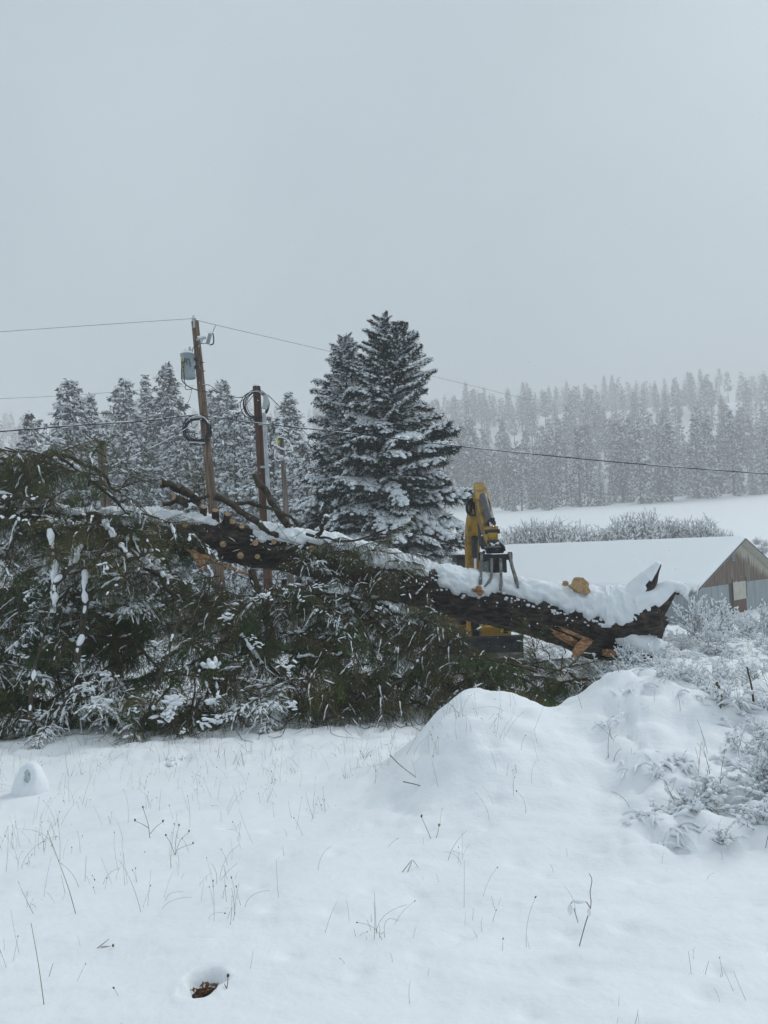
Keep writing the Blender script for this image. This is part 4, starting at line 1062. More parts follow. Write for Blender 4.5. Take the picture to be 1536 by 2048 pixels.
def heap():
    r = np.random.default_rng(77)
    zones = [  # polygon, count, mean direction (x, el), spread, scale range, depth shift
        ([(-60, 885), (60, 880), (130, 905), (230, 965), (330, 1030), (330, 1200), (-60, 1200)], 62, (0.0, -0.12), 0.9, (0.5, 0.9), 0.0),
        ([(-60, 1170), (420, 1130), (560, 1180), (560, 1400), (-60, 1420)], 52, (0.0, -0.35), 0.9, (0.5, 0.85), 0.0),
        ([(-60, 1390), (400, 1375), (800, 1360), (860, 1390), (600, 1420), (200, 1440), (-60, 1450)], 32, (0.1, -0.2), 0.9, (0.4, 0.65), -0.1),
        ([(540, 1085), (640, 1070), (730, 1080), (870, 1165), (880, 1200), (790, 1180), (600, 1140), (545, 1110)], 34, (0.2, -0.2), 0.9, (0.35, 0.6), 0.9),
        ([(540, 1235), (700, 1270), (880, 1250), (1000, 1330), (1060, 1345), (1040, 1380), (840, 1400), (560, 1400)], 42, (0.2, -0.25), 0.9, (0.4, 0.75), 0.2),
        ([(335, 1110), (470, 1145), (600, 1165), (860, 1225), (860, 1255), (700, 1225), (540, 1215), (335, 1180)], 36, (0.1, -0.3), 0.9, (0.38, 0.62), 0.5),
        ([(820, 1215), (900, 1225), (930, 1260), (900, 1300), (830, 1260)], 18, (-0.35, 0.05), 0.7, (0.36, 0.52), 0.2),
        ([(900, 1325), (1060, 1330), (1180, 1345), (1205, 1365), (1040, 1385), (900, 1385)], 33, (0.2, 0.05), 0.9, (0.36, 0.62), 0.6)]
    n = 0
    for poly, cnt, dm, sp, (s0, s1), dsh in zones:
        xs = [q[0] for q in poly]; ys = [q[1] for q in poly]
        k = 0
        while k < cnt:
            px, py = r.uniform(min(xs), max(xs)), r.uniform(min(ys), max(ys))
            if not in_poly(px, py, poly): continue
            d = 9.75 + (1490 - py) * 0.0060 + dsh * 0.6 + abs(r.normal(0, 0.55)) + 0.0012 * max(0, px - 700)
            # keep in front of the trunk
            d = min(d, 13.1) if px > 330 else min(d, 11.5 + 0.25 * r.random() + 0.6 * (py < 985))
            az = -math.pi / 2 + dm[0] + r.normal(0, sp); el = dm[1] + r.normal(0, 0.30)
            dv = np.array([math.cos(az) * math.cos(el), math.sin(az) * math.cos(el), math.sin(el)])
            add_bough(px, py, d, dv, r.uniform(s0, s1), snowish(px, py), r); k += 1; n += 1
    # particular ones: bough standing before the transformer pole, sprigs by the blade and the butt
    for px, py, d, dv, sc, sn in [(410, 1010, 13.6, (-0.05, 0, 1), .52, .45), (420, 1020, 13.6, (-0.35, -.1, 1), .42, .5), (398, 1015, 13.6, (.1, -.1, 1), .4, .4), (30, 905, 11.8, (-0.5, -.3, .1), .8, .1), (60, 900, 11.7, (.2, -.5, -.3), .7, .1),
                                  (10, 895, 11.6, (.6, -.3, -.2), .7, .1), (100, 915, 11.8, (.6, -.2, .25), .55, .1), (225, 985, 12.4, (.8, -.2, .3), .5, .45), (240, 980, 12.5, (.5, -.2, .65), .45, .2), (215, 985, 12.4, (-.2, -.2, .8), .4, .1),
                                  (1072, 1345, 11.6, (.02, -.1, 1), .5, .1), (1080, 1345, 11.5, (-.2, -.2, .9), .42, .2), (1066, 1350, 11.6, (.12, -.1, 1), .46, .15), (955, 1355, 11.5, (-.1, -.2, .8), .26, .2), (1000, 1360, 11.5, (.2, -.2, .8), .24, .1), (1120, 1365, 11.3, (.6, -.3, .15), .45, .15), (1150, 1365, 11.3, (.7, -.35, .2), .42, .1), (1130, 1350, 11.5, (.3, -.2, .55), .4, .1),
                                  (1105, 1375, 11.2, (-.5, -.4, .1), .4, .15), (1160, 1370, 11.2, (.4, -.6, .02), .38, .1), (1060, 1375, 11.2, (.1, -.8, .05), .4, .3)]:
        add_bough(px, py, d, dv, sc, sn, r)
    print('boughs', n)
heap()
# dead fine twigs tangled through the heap: one part
def tangle():
    r = np.random.default_rng(78); N = 900
    px, py = r.uniform(-40, 1000, N), r.uniform(930, 1470, N)
    ok = (py > 900 + np.clip(px, 0, 330) * 0.45) & (py < 1495 - px * 0.04) & ~((px > 860) & (py < 1300))
    px, py = px[ok], py[ok]; N = len(px)
    d = np.clip(9.7 + (1490 - py) * 0.006 + r.uniform(-0.2, 0.9, N), 9.3, 13.0)
    b = P(px, py, d); b[:, 2] = np.maximum(b[:, 2], gz(b[:, 0], b[:, 1]) + 0.08)
    K = 7; q = np.linspace(0, 1, K); L = r.uniform(0.25, 0.9, N)
    dv = norm(np.array([0.0, -0.25, -0.45]) + r.normal(0, 0.6, (N, 3)))
    cv = r.normal(0, 0.35, (N, 3))
    path = b[:, None] + (dv * L[:, None])[:, None] * q[None, :, None] + (cv * L[:, None])[:, None] * (q ** 2)[None, :, None] * 0.6
    g = gz(path[..., 0], path[..., 1]) + 0.01; path[..., 2] = np.maximum(path[..., 2], g)
    mb = MB(); tubes(mb, path, (r.uniform(0.0025, 0.006, (N, 1)) * np.linspace(1, 0.35, K)[None]), 3, 0)
    dd = np.diff(path, axis=1).reshape(-1, 3); c = ((path[:, 1:] + path[:, :-1]) / 2).reshape(-1, 3)
    on = r.random(len(c)) < 0.10 * (np.abs(norm(dd)[:, 2]) < 0.9); c, dd = c[on], dd[on]; k = len(c)
    Y = norm(np.cross(dd, [0, 0, 1.0])) * r.uniform(0.005, 0.012, k)[:, None]; Z = np.cross(norm(Y), norm(dd)); Z = np.where(Z[:, 2:3] < 0, -Z, Z) * r.uniform(0.005, 0.010, k)[:, None]
    blobs(mb, c + np.array([0, 0, 0.008]), dd * 0.55, Y, Z, 1, 1, 0.15, r)
    tag(adopt(mb.build('fine_twigs', [TWIG, SNOWB]), FT), kind='stuff')
tangle()

def inner_mass():
    """the dark inside of the heap: sprays behind the nearest boughs, joined"""
    r = np.random.default_rng(79); mb = MB()
    ms = [spray_mesh('inner_%d' % k, 700 + k, 1.6, 0.0, 76, 1.0, [TWIG, NEED, SNOWB], 0.42, 0.58, 1, 0.43, 12) for k in range(3)]
    arr = []
    for me in ms:
        v = np.empty(len(me.vertices) * 3, np.float32); me.vertices.foreach_get('co', v)
        li = np.empty(len(me.loops), np.int32); me.loops.foreach_get('vertex_index', li)
        ls = np.empty(len(me.polygons), np.int32); me.polygons.foreach_get('loop_total', ls); mi = np.empty(len(me.polygons), np.int32); me.polygons.foreach_get('material_index', mi)
        k3 = int((ls == 3).sum()); n3 = k3 * 3
        arr.append((v.reshape(-1, 3).astype(float), li[:n3].reshape(-1, 3), mi[:k3], li[n3:].reshape(-1, 4), mi[k3:])); bpy.data.meshes.remove(me)
    poly = [(-60, 905), (60, 900), (140, 930), (240, 985), (330, 1050), (340, 1110), (470, 1140), (640, 1160), (860, 1215), (890, 1265), (990, 1330), (1100, 1340), (1190, 1350), (1195, 1372), (1040, 1390), (840, 1410), (560, 1430), (200, 1460), (-60, 1465)]
    k = 0
    while k < 250:
        px, py = r.uniform(-60, 1195), r.uniform(900, 1465)
        if not in_poly(px, py, poly): continue
        d = 10.2 + (1490 - py) * 0.0058 + r.uniform(0.2, 1.5)
        p = P(px, py, d); p[2] = max(p[2], float(gz(p[0], p[1])) + 0.1)
        az = r.random() * 6.28; M = np.array(orient(tuple(p), (math.cos(az), math.sin(az), -0.3 + 0.3 * r.normal()), (0, 0, 1), r.uniform(0.5, 0.9), r.normal(0, 0.4)))
        V, f3, m3, f4, m4 = arr[int(r.integers(3))]
        W = V @ M[:3, :3].T + M[:3, 3]; W[:, 2] = np.maximum(W[:, 2], float(gz(p[0], p[1])) + 0.01)
        n0 = mb.n; mb.add(W, f3, m3); mb.F[4].append(f4 + n0); mb.M[4].append(m4); k += 1
    tag(adopt(mb.build('inner_foliage', [TWIG, NEED, SNOWB], None, False), FT), kind='stuff')
inner_mass()

def snow_pads():
    """connected pads of snow lodged on the outer boughs"""
    r = np.random.default_rng(83); C = []; X = []; Y = []; Z = []
    spots = [(100, 1040, 1), (60, 1060, .8), (130, 1030, .7), (300, 1112, 1), (310, 1130, .8), (335, 1150, .8), (240, 1095, .7), (20, 1030, .8), (345, 1400, 1.1), (335, 1420, 1), (420, 1330, 1), (430, 1400, .9), (455, 1240, .8), (410, 1440, .8), (215, 1350, .8), (200, 1400, .8), (80, 1180, .7)]
    while len(spots) < 62:
        px, py = r.uniform(0, 900), r.uniform(930, 1470)
        if py > 905 + max(0, px) * 0.34 and snowish(px, py) > 0.25 and not (px > 330 and py < 1160): spots.append((px, py, r.uniform(.35, .8)))
    for px, py, s in spots:
        d = 9.45 + (1490 - py) * 0.0058; c0 = P(px, py, d); g = float(gz(c0[0], c0[1])) + 0.03; c0[2] = max(c0[2], g); az = r.random() * 3.14
        for k in range(int(9 * s) + 4):
            a = np.array([math.cos(az), math.sin(az), -0.25 + 0.3 * r.normal()]); a = norm(a + r.normal(0, .35, 3)); l = s * r.uniform(.03, .085)
            c = c0 + s * np.array([r.normal(0, .075), r.normal(0, .04), r.normal(0, .05)])
            yv = norm(np.cross(a, [0, 0, 1.0])); C.append(c); X.append(a * l); Y.append(yv * l * r.uniform(.35, .7)); Z.append(np.cross(yv, a) * l * r.uniform(.2, .4))
    mb = MB(); blobs(mb, C, np.array(X), np.array(Y), np.array(Z), 0, 2, 0.09, r)
    tag(adopt(mb.build('snow_pads', SNOWB), FT), kind='stuff')
snow_pads()

# ------------------------------------------------------------------ utility poles, transformer, cables
def pole(name, label, base, top, d, r0, r1, material, base_py=None):
    """leaning pole through two pixel points at depth d, continued into the ground"""
    t = P(top[0], top[1], d); b = P(base[0], base[1], d)
    k = (float(gz(b[0], b[1])) - 0.4 - t[2]) / (b[2] - t[2]); g = t + (b - t) * k
    root = empty(name, tuple(g), 0, label, 'utility pole')
    mb = MB(); s = np.linspace(0, 1, 30)
    tube(mb, (g + (t - g) * s[:, None]) - g, r0 + (r1 - r0) * s + 0.004 * vnoise(s * 40, s * 0, s=3), 18, 0, True)
    o = mb.build('shaft', material, root)
    mb = MB(); blobs(mb, [t - g + np.array([0, 0, 0.02])], np.array([[r1 * 1.1, 0, 0]]), np.array([[0, r1 * 1.1, 0]]), np.array([[0, 0, 0.07]]), 0, 2, 0.06)
    mb.build('snow_cap', SNOWB, root)
    return root, t, g
def wpart(mb, name, material, root, smooth=True):
    return adopt(mb.build(name, material, None, smooth), root)
def tubepx(pts, r_, n=8, k=None, closed=False):
    w_ = P(*np.array(pts, float).T)
    if k: w_ = smooth_path(w_, k)
    mb = MB(); tube(mb, w_, r_, n, 0, True); return mb
d1 = 25.0
po1, top1, g1 = pole('utility_pole', 'tall leaning brown utility pole carrying the transformer', (423, 990), (390, 643), d1, 0.185, 0.12, POLE1)
wpart(tubepx([(388, 655, 24.8), (388, 638, 24.8)], 0.035), 'top_pin', GALV, po1)
mb = MB(); lathe(mb, [(0.0, 0), (0.06, 0.0), (0.075, 0.04), (0.05, 0.08), (0.06, 0.12), (0.0, 0.16)], P(388, 640, 24.8), (0, 0, 1), 14); wpart(mb, 'top_insulator', GALV, po1)
wpart(tubepx([(394, 679, 24.8), (411, 676, 24.5)], 0.035), 'cutout_arm', GALV, po1)
wpart(tubepx([(397, 694, 24.8), (406, 678, 24.6)], 0.022), 'arm_brace', GALV, po1)
wpart(tubepx([(415, 688, 24.4), (420, 669, 24.4)], 0.06), 'cutout_body', TANK, po1)
wpart(tubepx([(420, 690, 24.4), (427, 686, 24.4), (426, 668, 24.4), (419, 667, 24.4)], 0.022, 6, 16), 'fuse_link', DKMETAL, po1)
for k, (y, x) in enumerate([(725, 400), (742, 402), (783, 406), (806, 404)]):
    wpart(tubepx([(x, y, 24.9), (x + 8, y, 24.7)], 0.014, 6), 'step_bolt', DKMETAL, po1)
mb = MB(); blobs(mb, [P(403, 674, 24.6), P(421, 666, 24.4), P(388, 635, 24.8)], np.array([[.16, 0, 0], [.1, 0, 0], [.07, 0, 0]]), np.array([[0, .06, 0], [0, .08, 0], [0, .07, 0]]), np.array([[0, 0, .045], [0, 0, .04], [0, 0, .05]]), 0, 2, 0.1); tag(wpart(mb, 'hardware_snow', SNOWB, po1), kind='stuff')

tc_ = P(378, 757, 24.6)
tf = empty('pole_transformer', tuple(tc_), 0, 'grey cylindrical transformer hung on the leaning utility pole', 'transformer')
tilt = norm(np.array([-0.055, 0, 1.0])); rt = 0.215; hh_ = 0.76
mb = MB(); lathe(mb, [(0.0, 0), (rt * 0.97, 0), (rt, 0.03), (rt * 1.0, 0.10), (rt * 1.03, 0.105), (rt * 1.03, 0.125), (rt, 0.13), (rt, hh_), (rt * 1.06, hh_ + 0.005), (rt * 1.06, hh_ + 0.04)], (0, 0, 0), tilt, 28); mb.build('tank', TANK, tf)
mb = MB(); lathe(mb, [(rt * 1.07, hh_ + 0.035), (rt * 0.9, hh_ + 0.09), (rt * 0.4, hh_ + 0.12), (0, hh_ + 0.125)], (0, 0, 0), tilt, 28); mb.build('lid_snow', SNOWB, tf)
mb = MB(); lathe(mb, [(0.045, 0), (0.06, 0.03), (0.04, 0.06), (0.055, 0.09), (0.035, 0.12), (0.045, 0.15), (0.02, 0.2), (0, 0.2)], np.array([0.10, 0, 0]) + tilt * (hh_ + 0.08), tilt, 12); mb.build('bushing', GALV, tf)
mb = MB(); lathe(mb, [(0.045, 0), (0.05, 0.05), (0.05, 0.13), (0, 0.14)], np.array([-0.06, 0, 0]) + tilt * (hh_ + 0.08), tilt, 12); mb.build('arrester', SNOWB, tf)
for z in (0.62, 0.36):
    mb = MB(); box(mb, (rt - 0.02, -0.05, z - 0.05), (rt + 0.12, 0.05, z + 0.05)); mb.build('bracket', DKMETAL, tf, False)
def on_tank(ang, z): return np.array([math.sin(R(ang)) * (rt + 0.004), -math.cos(R(ang)) * (rt + 0.004), 0]) + tilt * z
mb = MB(); V = []
for z in (0.13, 0.66):
    for a in (-42, -34, -26, -18): V.append(on_tank(a, z))
mb.add(V, [[0, 1, 5, 4], [1, 2, 6, 5], [2, 3, 7, 6]]); mb.build('yellow_number_strip', STRIP, tf, True)
def text_mesh(s, name, size, material, parent, M):
    cu = bpy.data.curves.new(name, 'FONT'); cu.body = s; cu.size = size; cu.align_x = 'CENTER'; cu.align_y = 'CENTER'; cu.extrude = 0.001
    o = bpy.data.objects.new(name, cu); dg = bpy.context.evaluated_depsgraph_get()
    COL.objects.link(o); bpy.context.view_layer.update(); dg.update()
    me = bpy.data.meshes.new_from_object(o.evaluated_get(dg)); COL.objects.unlink(o); bpy.data.objects.remove(o)
    me.materials.clear(); me.materials.append(material)
    t_ = link(name, me, parent); t_.matrix_local = M; return t_
def face_m(ang, z, rr_=None, base=(0, 0, 0)):
    p = on_tank(ang, z) * 1.0; p[:2] *= 1.03
    return Matrix.Translation(p) @ Matrix.Rotation(R(ang), 4, 'Z') @ Matrix.Rotation(R(90), 4, 'X')
for k, ch in enumerate('1348'):
    text_mesh(ch, 'digit', 0.10, BLACK, tf, face_m(-30, 0.58 - 0.125 * k))
text_mesh('R', 'letter', 0.26, BLACK, tf, face_m(-2, 0.50) @ Matrix.Rotation(R(-12), 4, 'Z'))
text_mesh('/', 'mark', 0.36, BLACK, tf, face_m(32, 0.44) @ Matrix.Rotation(R(26), 4, 'Z'))
text_mesh('.', 'mark', 0.34, BLACK, tf, face_m(22, 0.66))
for k, pts_ in enumerate([[(364, 722, 24.4), (363, 745, 24.4), (365, 762, 24.4), (380, 775, 24.5), (396, 780, 24.8)], [(368, 722, 24.4), (368, 750, 24.4), (371, 768, 24.4), (386, 777, 24.5), (398, 782, 24.8)],
                          [(384, 705, 24.5), (387, 695, 24.6), (400, 688, 24.5), (415, 686, 24.4)], [(372, 768, 24.5), (371, 778, 24.5), (384, 779, 24.6)]]):
    adopt(tubepx(pts_, 0.012 if k else 0.016, 6, 20).build('lead', WIRE), tf)

po2, top2, g2 = pole('utility_pole', 'shorter dark brown pole with a grey conduit and a cable coil near its top', (527, 1010), (513, 773), 22.5, 0.14, 0.115, POLE2)
wpart(tubepx([(528, 826, 22.3), (533, 920, 22.3), (537, 1005, 22.3), (540, 1080, 22.3)], 0.062, 10, 20), 'conduit', GALV, po2)
for y, x in ((848, 521), (934, 525)):
    mb = MB(); c = P(x + 3, y, 22.3); box(mb, c - [0.10, 0.05, 0.03], c + [0.10, 0.05, 0.03]); wpart(mb, 'conduit_strap', GALV, po2, False)
wpart(tubepx([(531, 790, 22.3), (532, 800, 22.3), (529, 818, 22.3)], 0.08, 10, 8), 'weatherhead', GALV, po2)
po3, top3, g3 = pole('utility_pole', 'thin weathered grey pole with snow-clotted fittings beside the conduit pole', (571, 1000), (562, 858), 24.0, 0.125, 0.07, POLE3)
for k, pts_ in enumerate([[(553, 880, 23.8), (560, 876, 23.8), (570, 879, 23.8), (580, 888, 23.8), (586, 905, 23.8)], [(545, 890, 23.8), (552, 884, 23.8), (556, 895, 23.8), (570, 901, 23.8)], [(551, 900, 23.8), (549, 915, 23.8), (556, 923, 23.8), (566, 920, 23.8)], [(556, 862, 23.9), (566, 870, 23.8), (556, 876, 23.8)]]):
    o = wpart(tubepx(pts_, 0.018, 6, 18), 'loose_wire', WIRE, po3)
    w_ = smooth_path(P(*np.array(pts_, float).T), 18); mb = MB(); tube(mb, w_ + [0, -0.01, 0.025], 0.024 + 0.012 * vnoise(np.arange(18) * 0.7, np.zeros(18), s=k), 6, 0, True); s_ = mb.build('snow', SNOWB); s_.parent = o
for x, y in ((564, 918), (573, 922), (560, 862)):
    mb = MB(); lathe(mb, [(0.0, -0.06), (0.05, -0.05), (0.06, 0.0), (0.04, 0.05), (0, 0.06)], P(x, y, 23.75), (0, 0, 1), 12); wpart(mb, 'insulator', GALV, po3)
mb = MB(); C = P(np.array([561., 573, 562, 556]), np.array([916., 920, 855, 866]), np.full(4, 23.75)); blobs(mb, C + [0, 0, .05], np.tile([[.09, 0, 0]], (4, 1)), np.tile([[0, .08, 0]], (4, 1)), np.tile([[0, 0, .05]], (4, 1)), 0, 2, .1); tag(wpart(mb, 'hardware_snow', SNOWB, po3), kind='stuff')
mb = MB(); box(mb, P(553, 888, 23.7), P(553, 888, 23.7) + np.array([.05, .04, .16])); wpart(mb, 'yellow_tag', LIME, po3, False)
# broken old post among the boughs
po4, top4, g4 = pole('broken_post', 'pale broken-off wooden post with a ragged top above the brush heap', (208, 960), (203, 884), 18.0, 0.15, 0.10, POLE3)
po4['category'] = 'post'
for k, pts_ in enumerate([[(190, 878, 17.9), (198, 884, 17.8), (206, 882, 17.8), (212, 888, 17.8)], [(197, 900, 17.8), (204, 896, 17.8), (208, 905, 17.8)], [(196, 882, 17.8), (203, 890, 17.8), (210, 885, 17.8)], [(190, 899, 17.8), (204, 909, 17.8), (212, 914, 17.8)]]):
    wpart(tubepx(pts_, 0.022, 6, 14), 'root_hook', LIMB, po4)

def coil(name, label, px, py, d, rx, ry, n, rw, seed, tiltv=0.2):
    r = np.random.default_rng(seed); c = P(px, py, d)
    root = empty(name, tuple(c), 0, label, 'cable')
    t = np.linspace(0, 2 * np.pi, 49)
    for k in range(n):
        a = rx * r.uniform(0.82, 1.05); b = ry * r.uniform(0.85, 1.08); o = r.normal(0, 0.03, 3)
        pth = np.stack([a * np.cos(t) + o[0], -0.17 - 0.05 * r.random() + tiltv * 0.2 * np.cos(t), b * np.sin(t) + o[2]], -1)
        mb = MB(); tube(mb, pth, rw, 6, 0, False); lp = mb.build('loop', BLACK, root)
        if k < 3:
            up = (t > 0.35) & (t < 2.6); q = pth[up] + [0, 0, rw * 1.2]; mb = MB(); tube(mb, q, rw * (0.9 + 0.5 * vnoise(np.arange(len(q)) * .6, np.zeros(len(q)), s=k)), 6, 0, True); mb.build('snow', SNOWB, lp)
    return root
co1 = coil('cable_coil', 'thick black cable coil with snow on it hung on the transformer pole', 397, 862, 25.0, 0.42, 0.43, 8, 0.022, 31)
for pts_ in ([(376, 836, 24.7), (404, 834, 24.7)], [(378, 884, 24.7), (410, 886, 24.7)]):
    adopt(tubepx(pts_, 0.03, 6).build('bracket_bar', GALV), co1)
co2 = coil('cable_coil', 'loose wide cable coil with snow on it at the conduit pole', 514, 812, 22.5, 0.36, 0.40, 7, 0.012, 32)

def wire(label, pts, r_, snow=0.0, k=60, cat='wire', seed=1):
    w_ = smooth_path(P(*np.array(pts, float).T), k)
    mid = w_[k // 2]
    mb = MB(); tube(mb, w_ - mid, r_, 6, 0, True)
    o = mb.build('overhead_wire', WIRE, None, True, tuple(mid)); tag(o, label, cat, 'overhead wires and cables')
    if snow:
        s = np.arange(k) * 1.0
        th = np.clip(vnoise(s * 0.45, s * 0, s=seed) + snow, 0, 1)
        rad = np.asarray(r_) * (0.55 + 0.5 * th) * (th > 0.02) + 0.0005
        mb = MB(); tube(mb, w_ - mid + np.stack([0 * s, 0 * s, np.broadcast_to(np.asarray(r_), (k,)) * 0.85], -1), rad, 6, 0, True)
        mb.build('snow', SNOWB, o)
    return o
wire('thin high wire running from the top of the transformer pole out past the brush heap', [(-60, 668, 22), (150, 653, 23.5), (388, 637, 24.8)], 0.006)
wire('thin high wire running from the transformer pole top over the tall spruce', [(388, 637, 24.8), (432, 650, 26), (660, 703, 38), (880, 756, 53), (1060, 800, 68)], np.linspace(0.006, 0.011, 60))
wire('short jumper wire from the high wire to the fuse cutout', [(431, 651, 26), (424, 668, 24.5)], 0.012)
wire('faint thin wire meeting the transformer pole below the transformer', [(-60, 800, 23), (150, 790, 24), (388, 771, 24.8)], 0.0045)
wire('thick snow-lined cable running to the coil on the transformer pole', [(-60, 868, 21), (140, 852, 23), (290, 842, 24.3), (330, 837, 24.6), (370, 832, 24.8), (400, 831, 24.9)], 0.02, 0.25, 90, 'cable', 3)
wire('dark cable from the transformer pole past the spruces and the forest', [(405, 831, 24.9), (512, 846, 22.2), (620, 858, 20.5), (780, 876, 18.0), (930, 894, 16.3), (1230, 924, 13.8), (1560, 950, 12)], np.linspace(0.018, 0.008, 110), 0.1, 110, 'cable', 4)
wire('sagging black cable from under the transformer to the top of the conduit pole', [(406, 770, 24.8), (420, 771, 24.5), (445, 787, 24), (480, 795, 23), (505, 782, 22.5)], 0.014, 0.1)
wire('wire slanting from the transformer pole up to the conduit pole top', [(415, 846, 24.9), (455, 822, 24), (506, 785, 22.5)], 0.010)
wire('lower wire slanting up from the transformer pole to the conduit pole top', [(422, 888, 24.9), (460, 850, 24), (507, 790, 22.5)], 0.010)
wire('straight wire slanting down from the conduit pole towards the drooping spruce', [(536, 790, 22.3), (580, 834, 24.5), (632, 888, 27)], 0.012)
wire('fine wire slanting down across the tall spruce towards the excavator', [(632, 888, 27), (740, 968, 26), (838, 1040, 24), (935, 1100, 22)], 0.006)
wire('slack wire sloping down from the transformer pole into the brush heap', [(404, 838, 24.8), (330, 882, 22), (240, 925, 18.5), (200, 945, 17)], 0.010, 0.1)
wire('thin wire hanging down beside the transformer pole towards the coil', [(385, 775, 24.6), (378, 800, 24.7), (368, 815, 24.8)], 0.007)

# ------------------------------------------------------------------ excavator behind the trunk
def excavator():
    bx = P(975, 1318, 18.8); bx[2] = float(gz(bx[0], bx[1]))
    ex = empty('excavator', tuple(bx), 0, 'yellow excavator with a black grapple reaching over the felled trunk', 'excavator')
    X = np.array([1.0, 0, 0])
    def part(mb, name, m, smooth=False, parent=None):
        o = mb.build(name, m, None, smooth)
        if parent: o.parent = parent; 
        else: adopt(o, ex)
        return o
    def bm_(pts, wd, ht, side=X): return beam(MB(), smooth_path(P(*np.array(pts, float).T), 14), side, np.interp(np.linspace(0, 1, 14), np.linspace(0, 1, len(wd)), wd), np.interp(np.linspace(0, 1, 14), np.linspace(0, 1, len(ht)), ht))
    part(bm_([(950, 1262, 18.4), (945, 1165, 18.0), (945, 1075, 17.5), (950, 1028, 17.0), (956, 1000, 16.7)], (.28, .28, .31, .26, .20), (.40, .44, .48, .40, .28)), 'boom', YEL)
    st = part(bm_([(958, 974, 16.95), (964, 1006, 16.4), (975, 1050, 15.5), (986, 1090, 14.75)], (.23, .30, .26, .20), (.22, .40, .32, .22)), 'stick', YEL)
    part(tubepx([(967, 993, 16.1), (982, 1046, 15.05)], 0.088, 16), 'bucket_cylinder', CYL, True)
    part(tubepx([(981, 1042, 15.1), (987, 1064, 14.7)], 0.045, 12), 'cylinder_rod', CHROME, True)
    lk = part(bm_([(984, 1058, 14.72), (985, 1074, 14.6), (986, 1088, 14.5)], (.23, .19, .17), (.16, .2, .16)), 'linkage', YEL)
    p = P(984, 1063, 14.6); mb = MB(); tube(mb, [p - [.14, .02, 0], p + [.14, -.02, 0]], 0.045, 12, 0, True); part(mb, 'link_pin', DKMETAL, True)
    p = P(986, 1084, 14.45); mb = MB(); tube(mb, [p - [.11, .02, 0], p + [.11, -.02, 0]], 0.04, 12, 0, True); part(mb, 'link_pin', DKMETAL, True)
    # boom cylinders and hoses
    part(tubepx([(950, 1076, 17.1), (950, 1112, 17.5)], 0.075, 14), 'boom_cylinder', DKMETAL, True)
    part(tubepx([(950, 1110, 17.5), (950, 1200, 18.0)], 0.045, 12), 'boom_rod', CHROME, True)
    for pts_, r_ in [([(944, 1000, 16.6), (936, 1004, 16.5), (934, 1020, 16.5), (940, 1029, 16.5), (956, 1030, 16.3)], .03), ([(943, 998, 16.6), (941, 1012, 16.5), (942, 1026, 16.5)], .04), ([(946, 1005, 16.6), (948, 1018, 16.4), (954, 1030, 16.3)], .03),
                     ([(957, 1028, 16.3), (961, 1050, 15.9), (964, 1075, 15.5), (966, 1095, 15.1)], .045), ([(960, 1030, 16.2), (966, 1052, 15.7), (969, 1080, 15.2), (972, 1098, 14.8)], .035), ([(958, 1034, 16.2), (959, 1060, 15.9), (962, 1090, 15.4)], .035),
                     ([(971, 992, 16.0), (979, 1005, 15.7), (981, 1025, 15.3), (984, 1040, 15.1), (986, 1050, 15.0)], .018), ([(974, 992, 16.0), (977, 1010, 15.6), (984, 1035, 15.1)], .014), ([(968, 1104, 14.6), (963, 1112, 14.4), (968, 1122, 14.3)], .03), ([(998, 1086, 14.2), (1006, 1094, 14.1), (1008, 1102, 14.1)], .035)]:
        part(tubepx(pts_, r_, 7, 18), 'hose', BLACK, True)
    for x, y, d in ((984, 1040, 15.0), (986, 1047, 14.95)):
        c = P(x, y, d); mb = MB(); box(mb, c - [.04, .04, .03], c + [.05, .04, .04]); part(mb, 'hose_clamp', DKMETAL)
    # rotator and grapple
    c = P(990, 1107, 14.25)
    mb = MB(); lathe(mb, [(0, 0), (.15, 0), (.17, .03), (.17, .10), (.185, .11), (.185, .135), (.12, .145), (.10, .22), (0, .23)], c, (0, 0, 1), 24); part(mb, 'rotator', DKMETAL, True)
    mb = MB(); blobs(mb, [c + [-.01, -.06, .17]], np.array([[.09, 0, 0]]), np.array([[0, .07, 0]]), np.array([[0, 0, .05]]), 0, 2, .15); part(mb, 'rotator_snow', SNOWB, True)
    mb = MB(); lathe(mb, [(.186, .11), (.19, .12), (.186, .134)], c, (0, 0, 1), 24); part(mb, 'rotator_rim', STEELW, True)
    fr = MB(); a, b = P(958, 1116, 14.2), P(1022, 1113, 14.2); box(fr, np.minimum(a, b) - [0, .10, .05], np.maximum(a, b) + [0, .10, .05]); part(fr, 'grapple_frame', DKMETAL)
    fr = MB(); a, b = P(978, 1146, 14.25), P(1011, 1112, 14.25); box(fr, np.minimum(a, b) - [0, .10, 0], np.maximum(a, b) + [0, .06, 0]); part(fr, 'grapple_body', DKMETAL)
    for x in (960, 1020):
        c = P(x, 1112, 14.1); mb = MB(); tube(mb, [c - [.035, 0, 0], c + [.035, 0, 0]], 0.075, 14, 0, True); part(mb, 'pivot', DKMETAL, True)
    for pts_ in ([(963, 1110, 14.05), (963, 1138, 13.85), (961, 1160, 13.68), (960, 1176, 13.6)], [(983, 1120, 14.0), (983, 1150, 13.75), (979, 1162, 13.62), (969, 1174, 13.58)],
                 [(1001, 1120, 14.0), (1002, 1150, 13.75), (1002, 1166, 13.62), (1001, 1182, 13.56)], [(1019, 1110, 14.05), (1024, 1132, 13.85), (1031, 1156, 13.68), (1036, 1176, 13.6)]):
        mb = bm_(pts_, (.055, .045, .042, .065, .035), (.10, .09, .09, .07, .03)); part(mb, 'tine', STEELW)
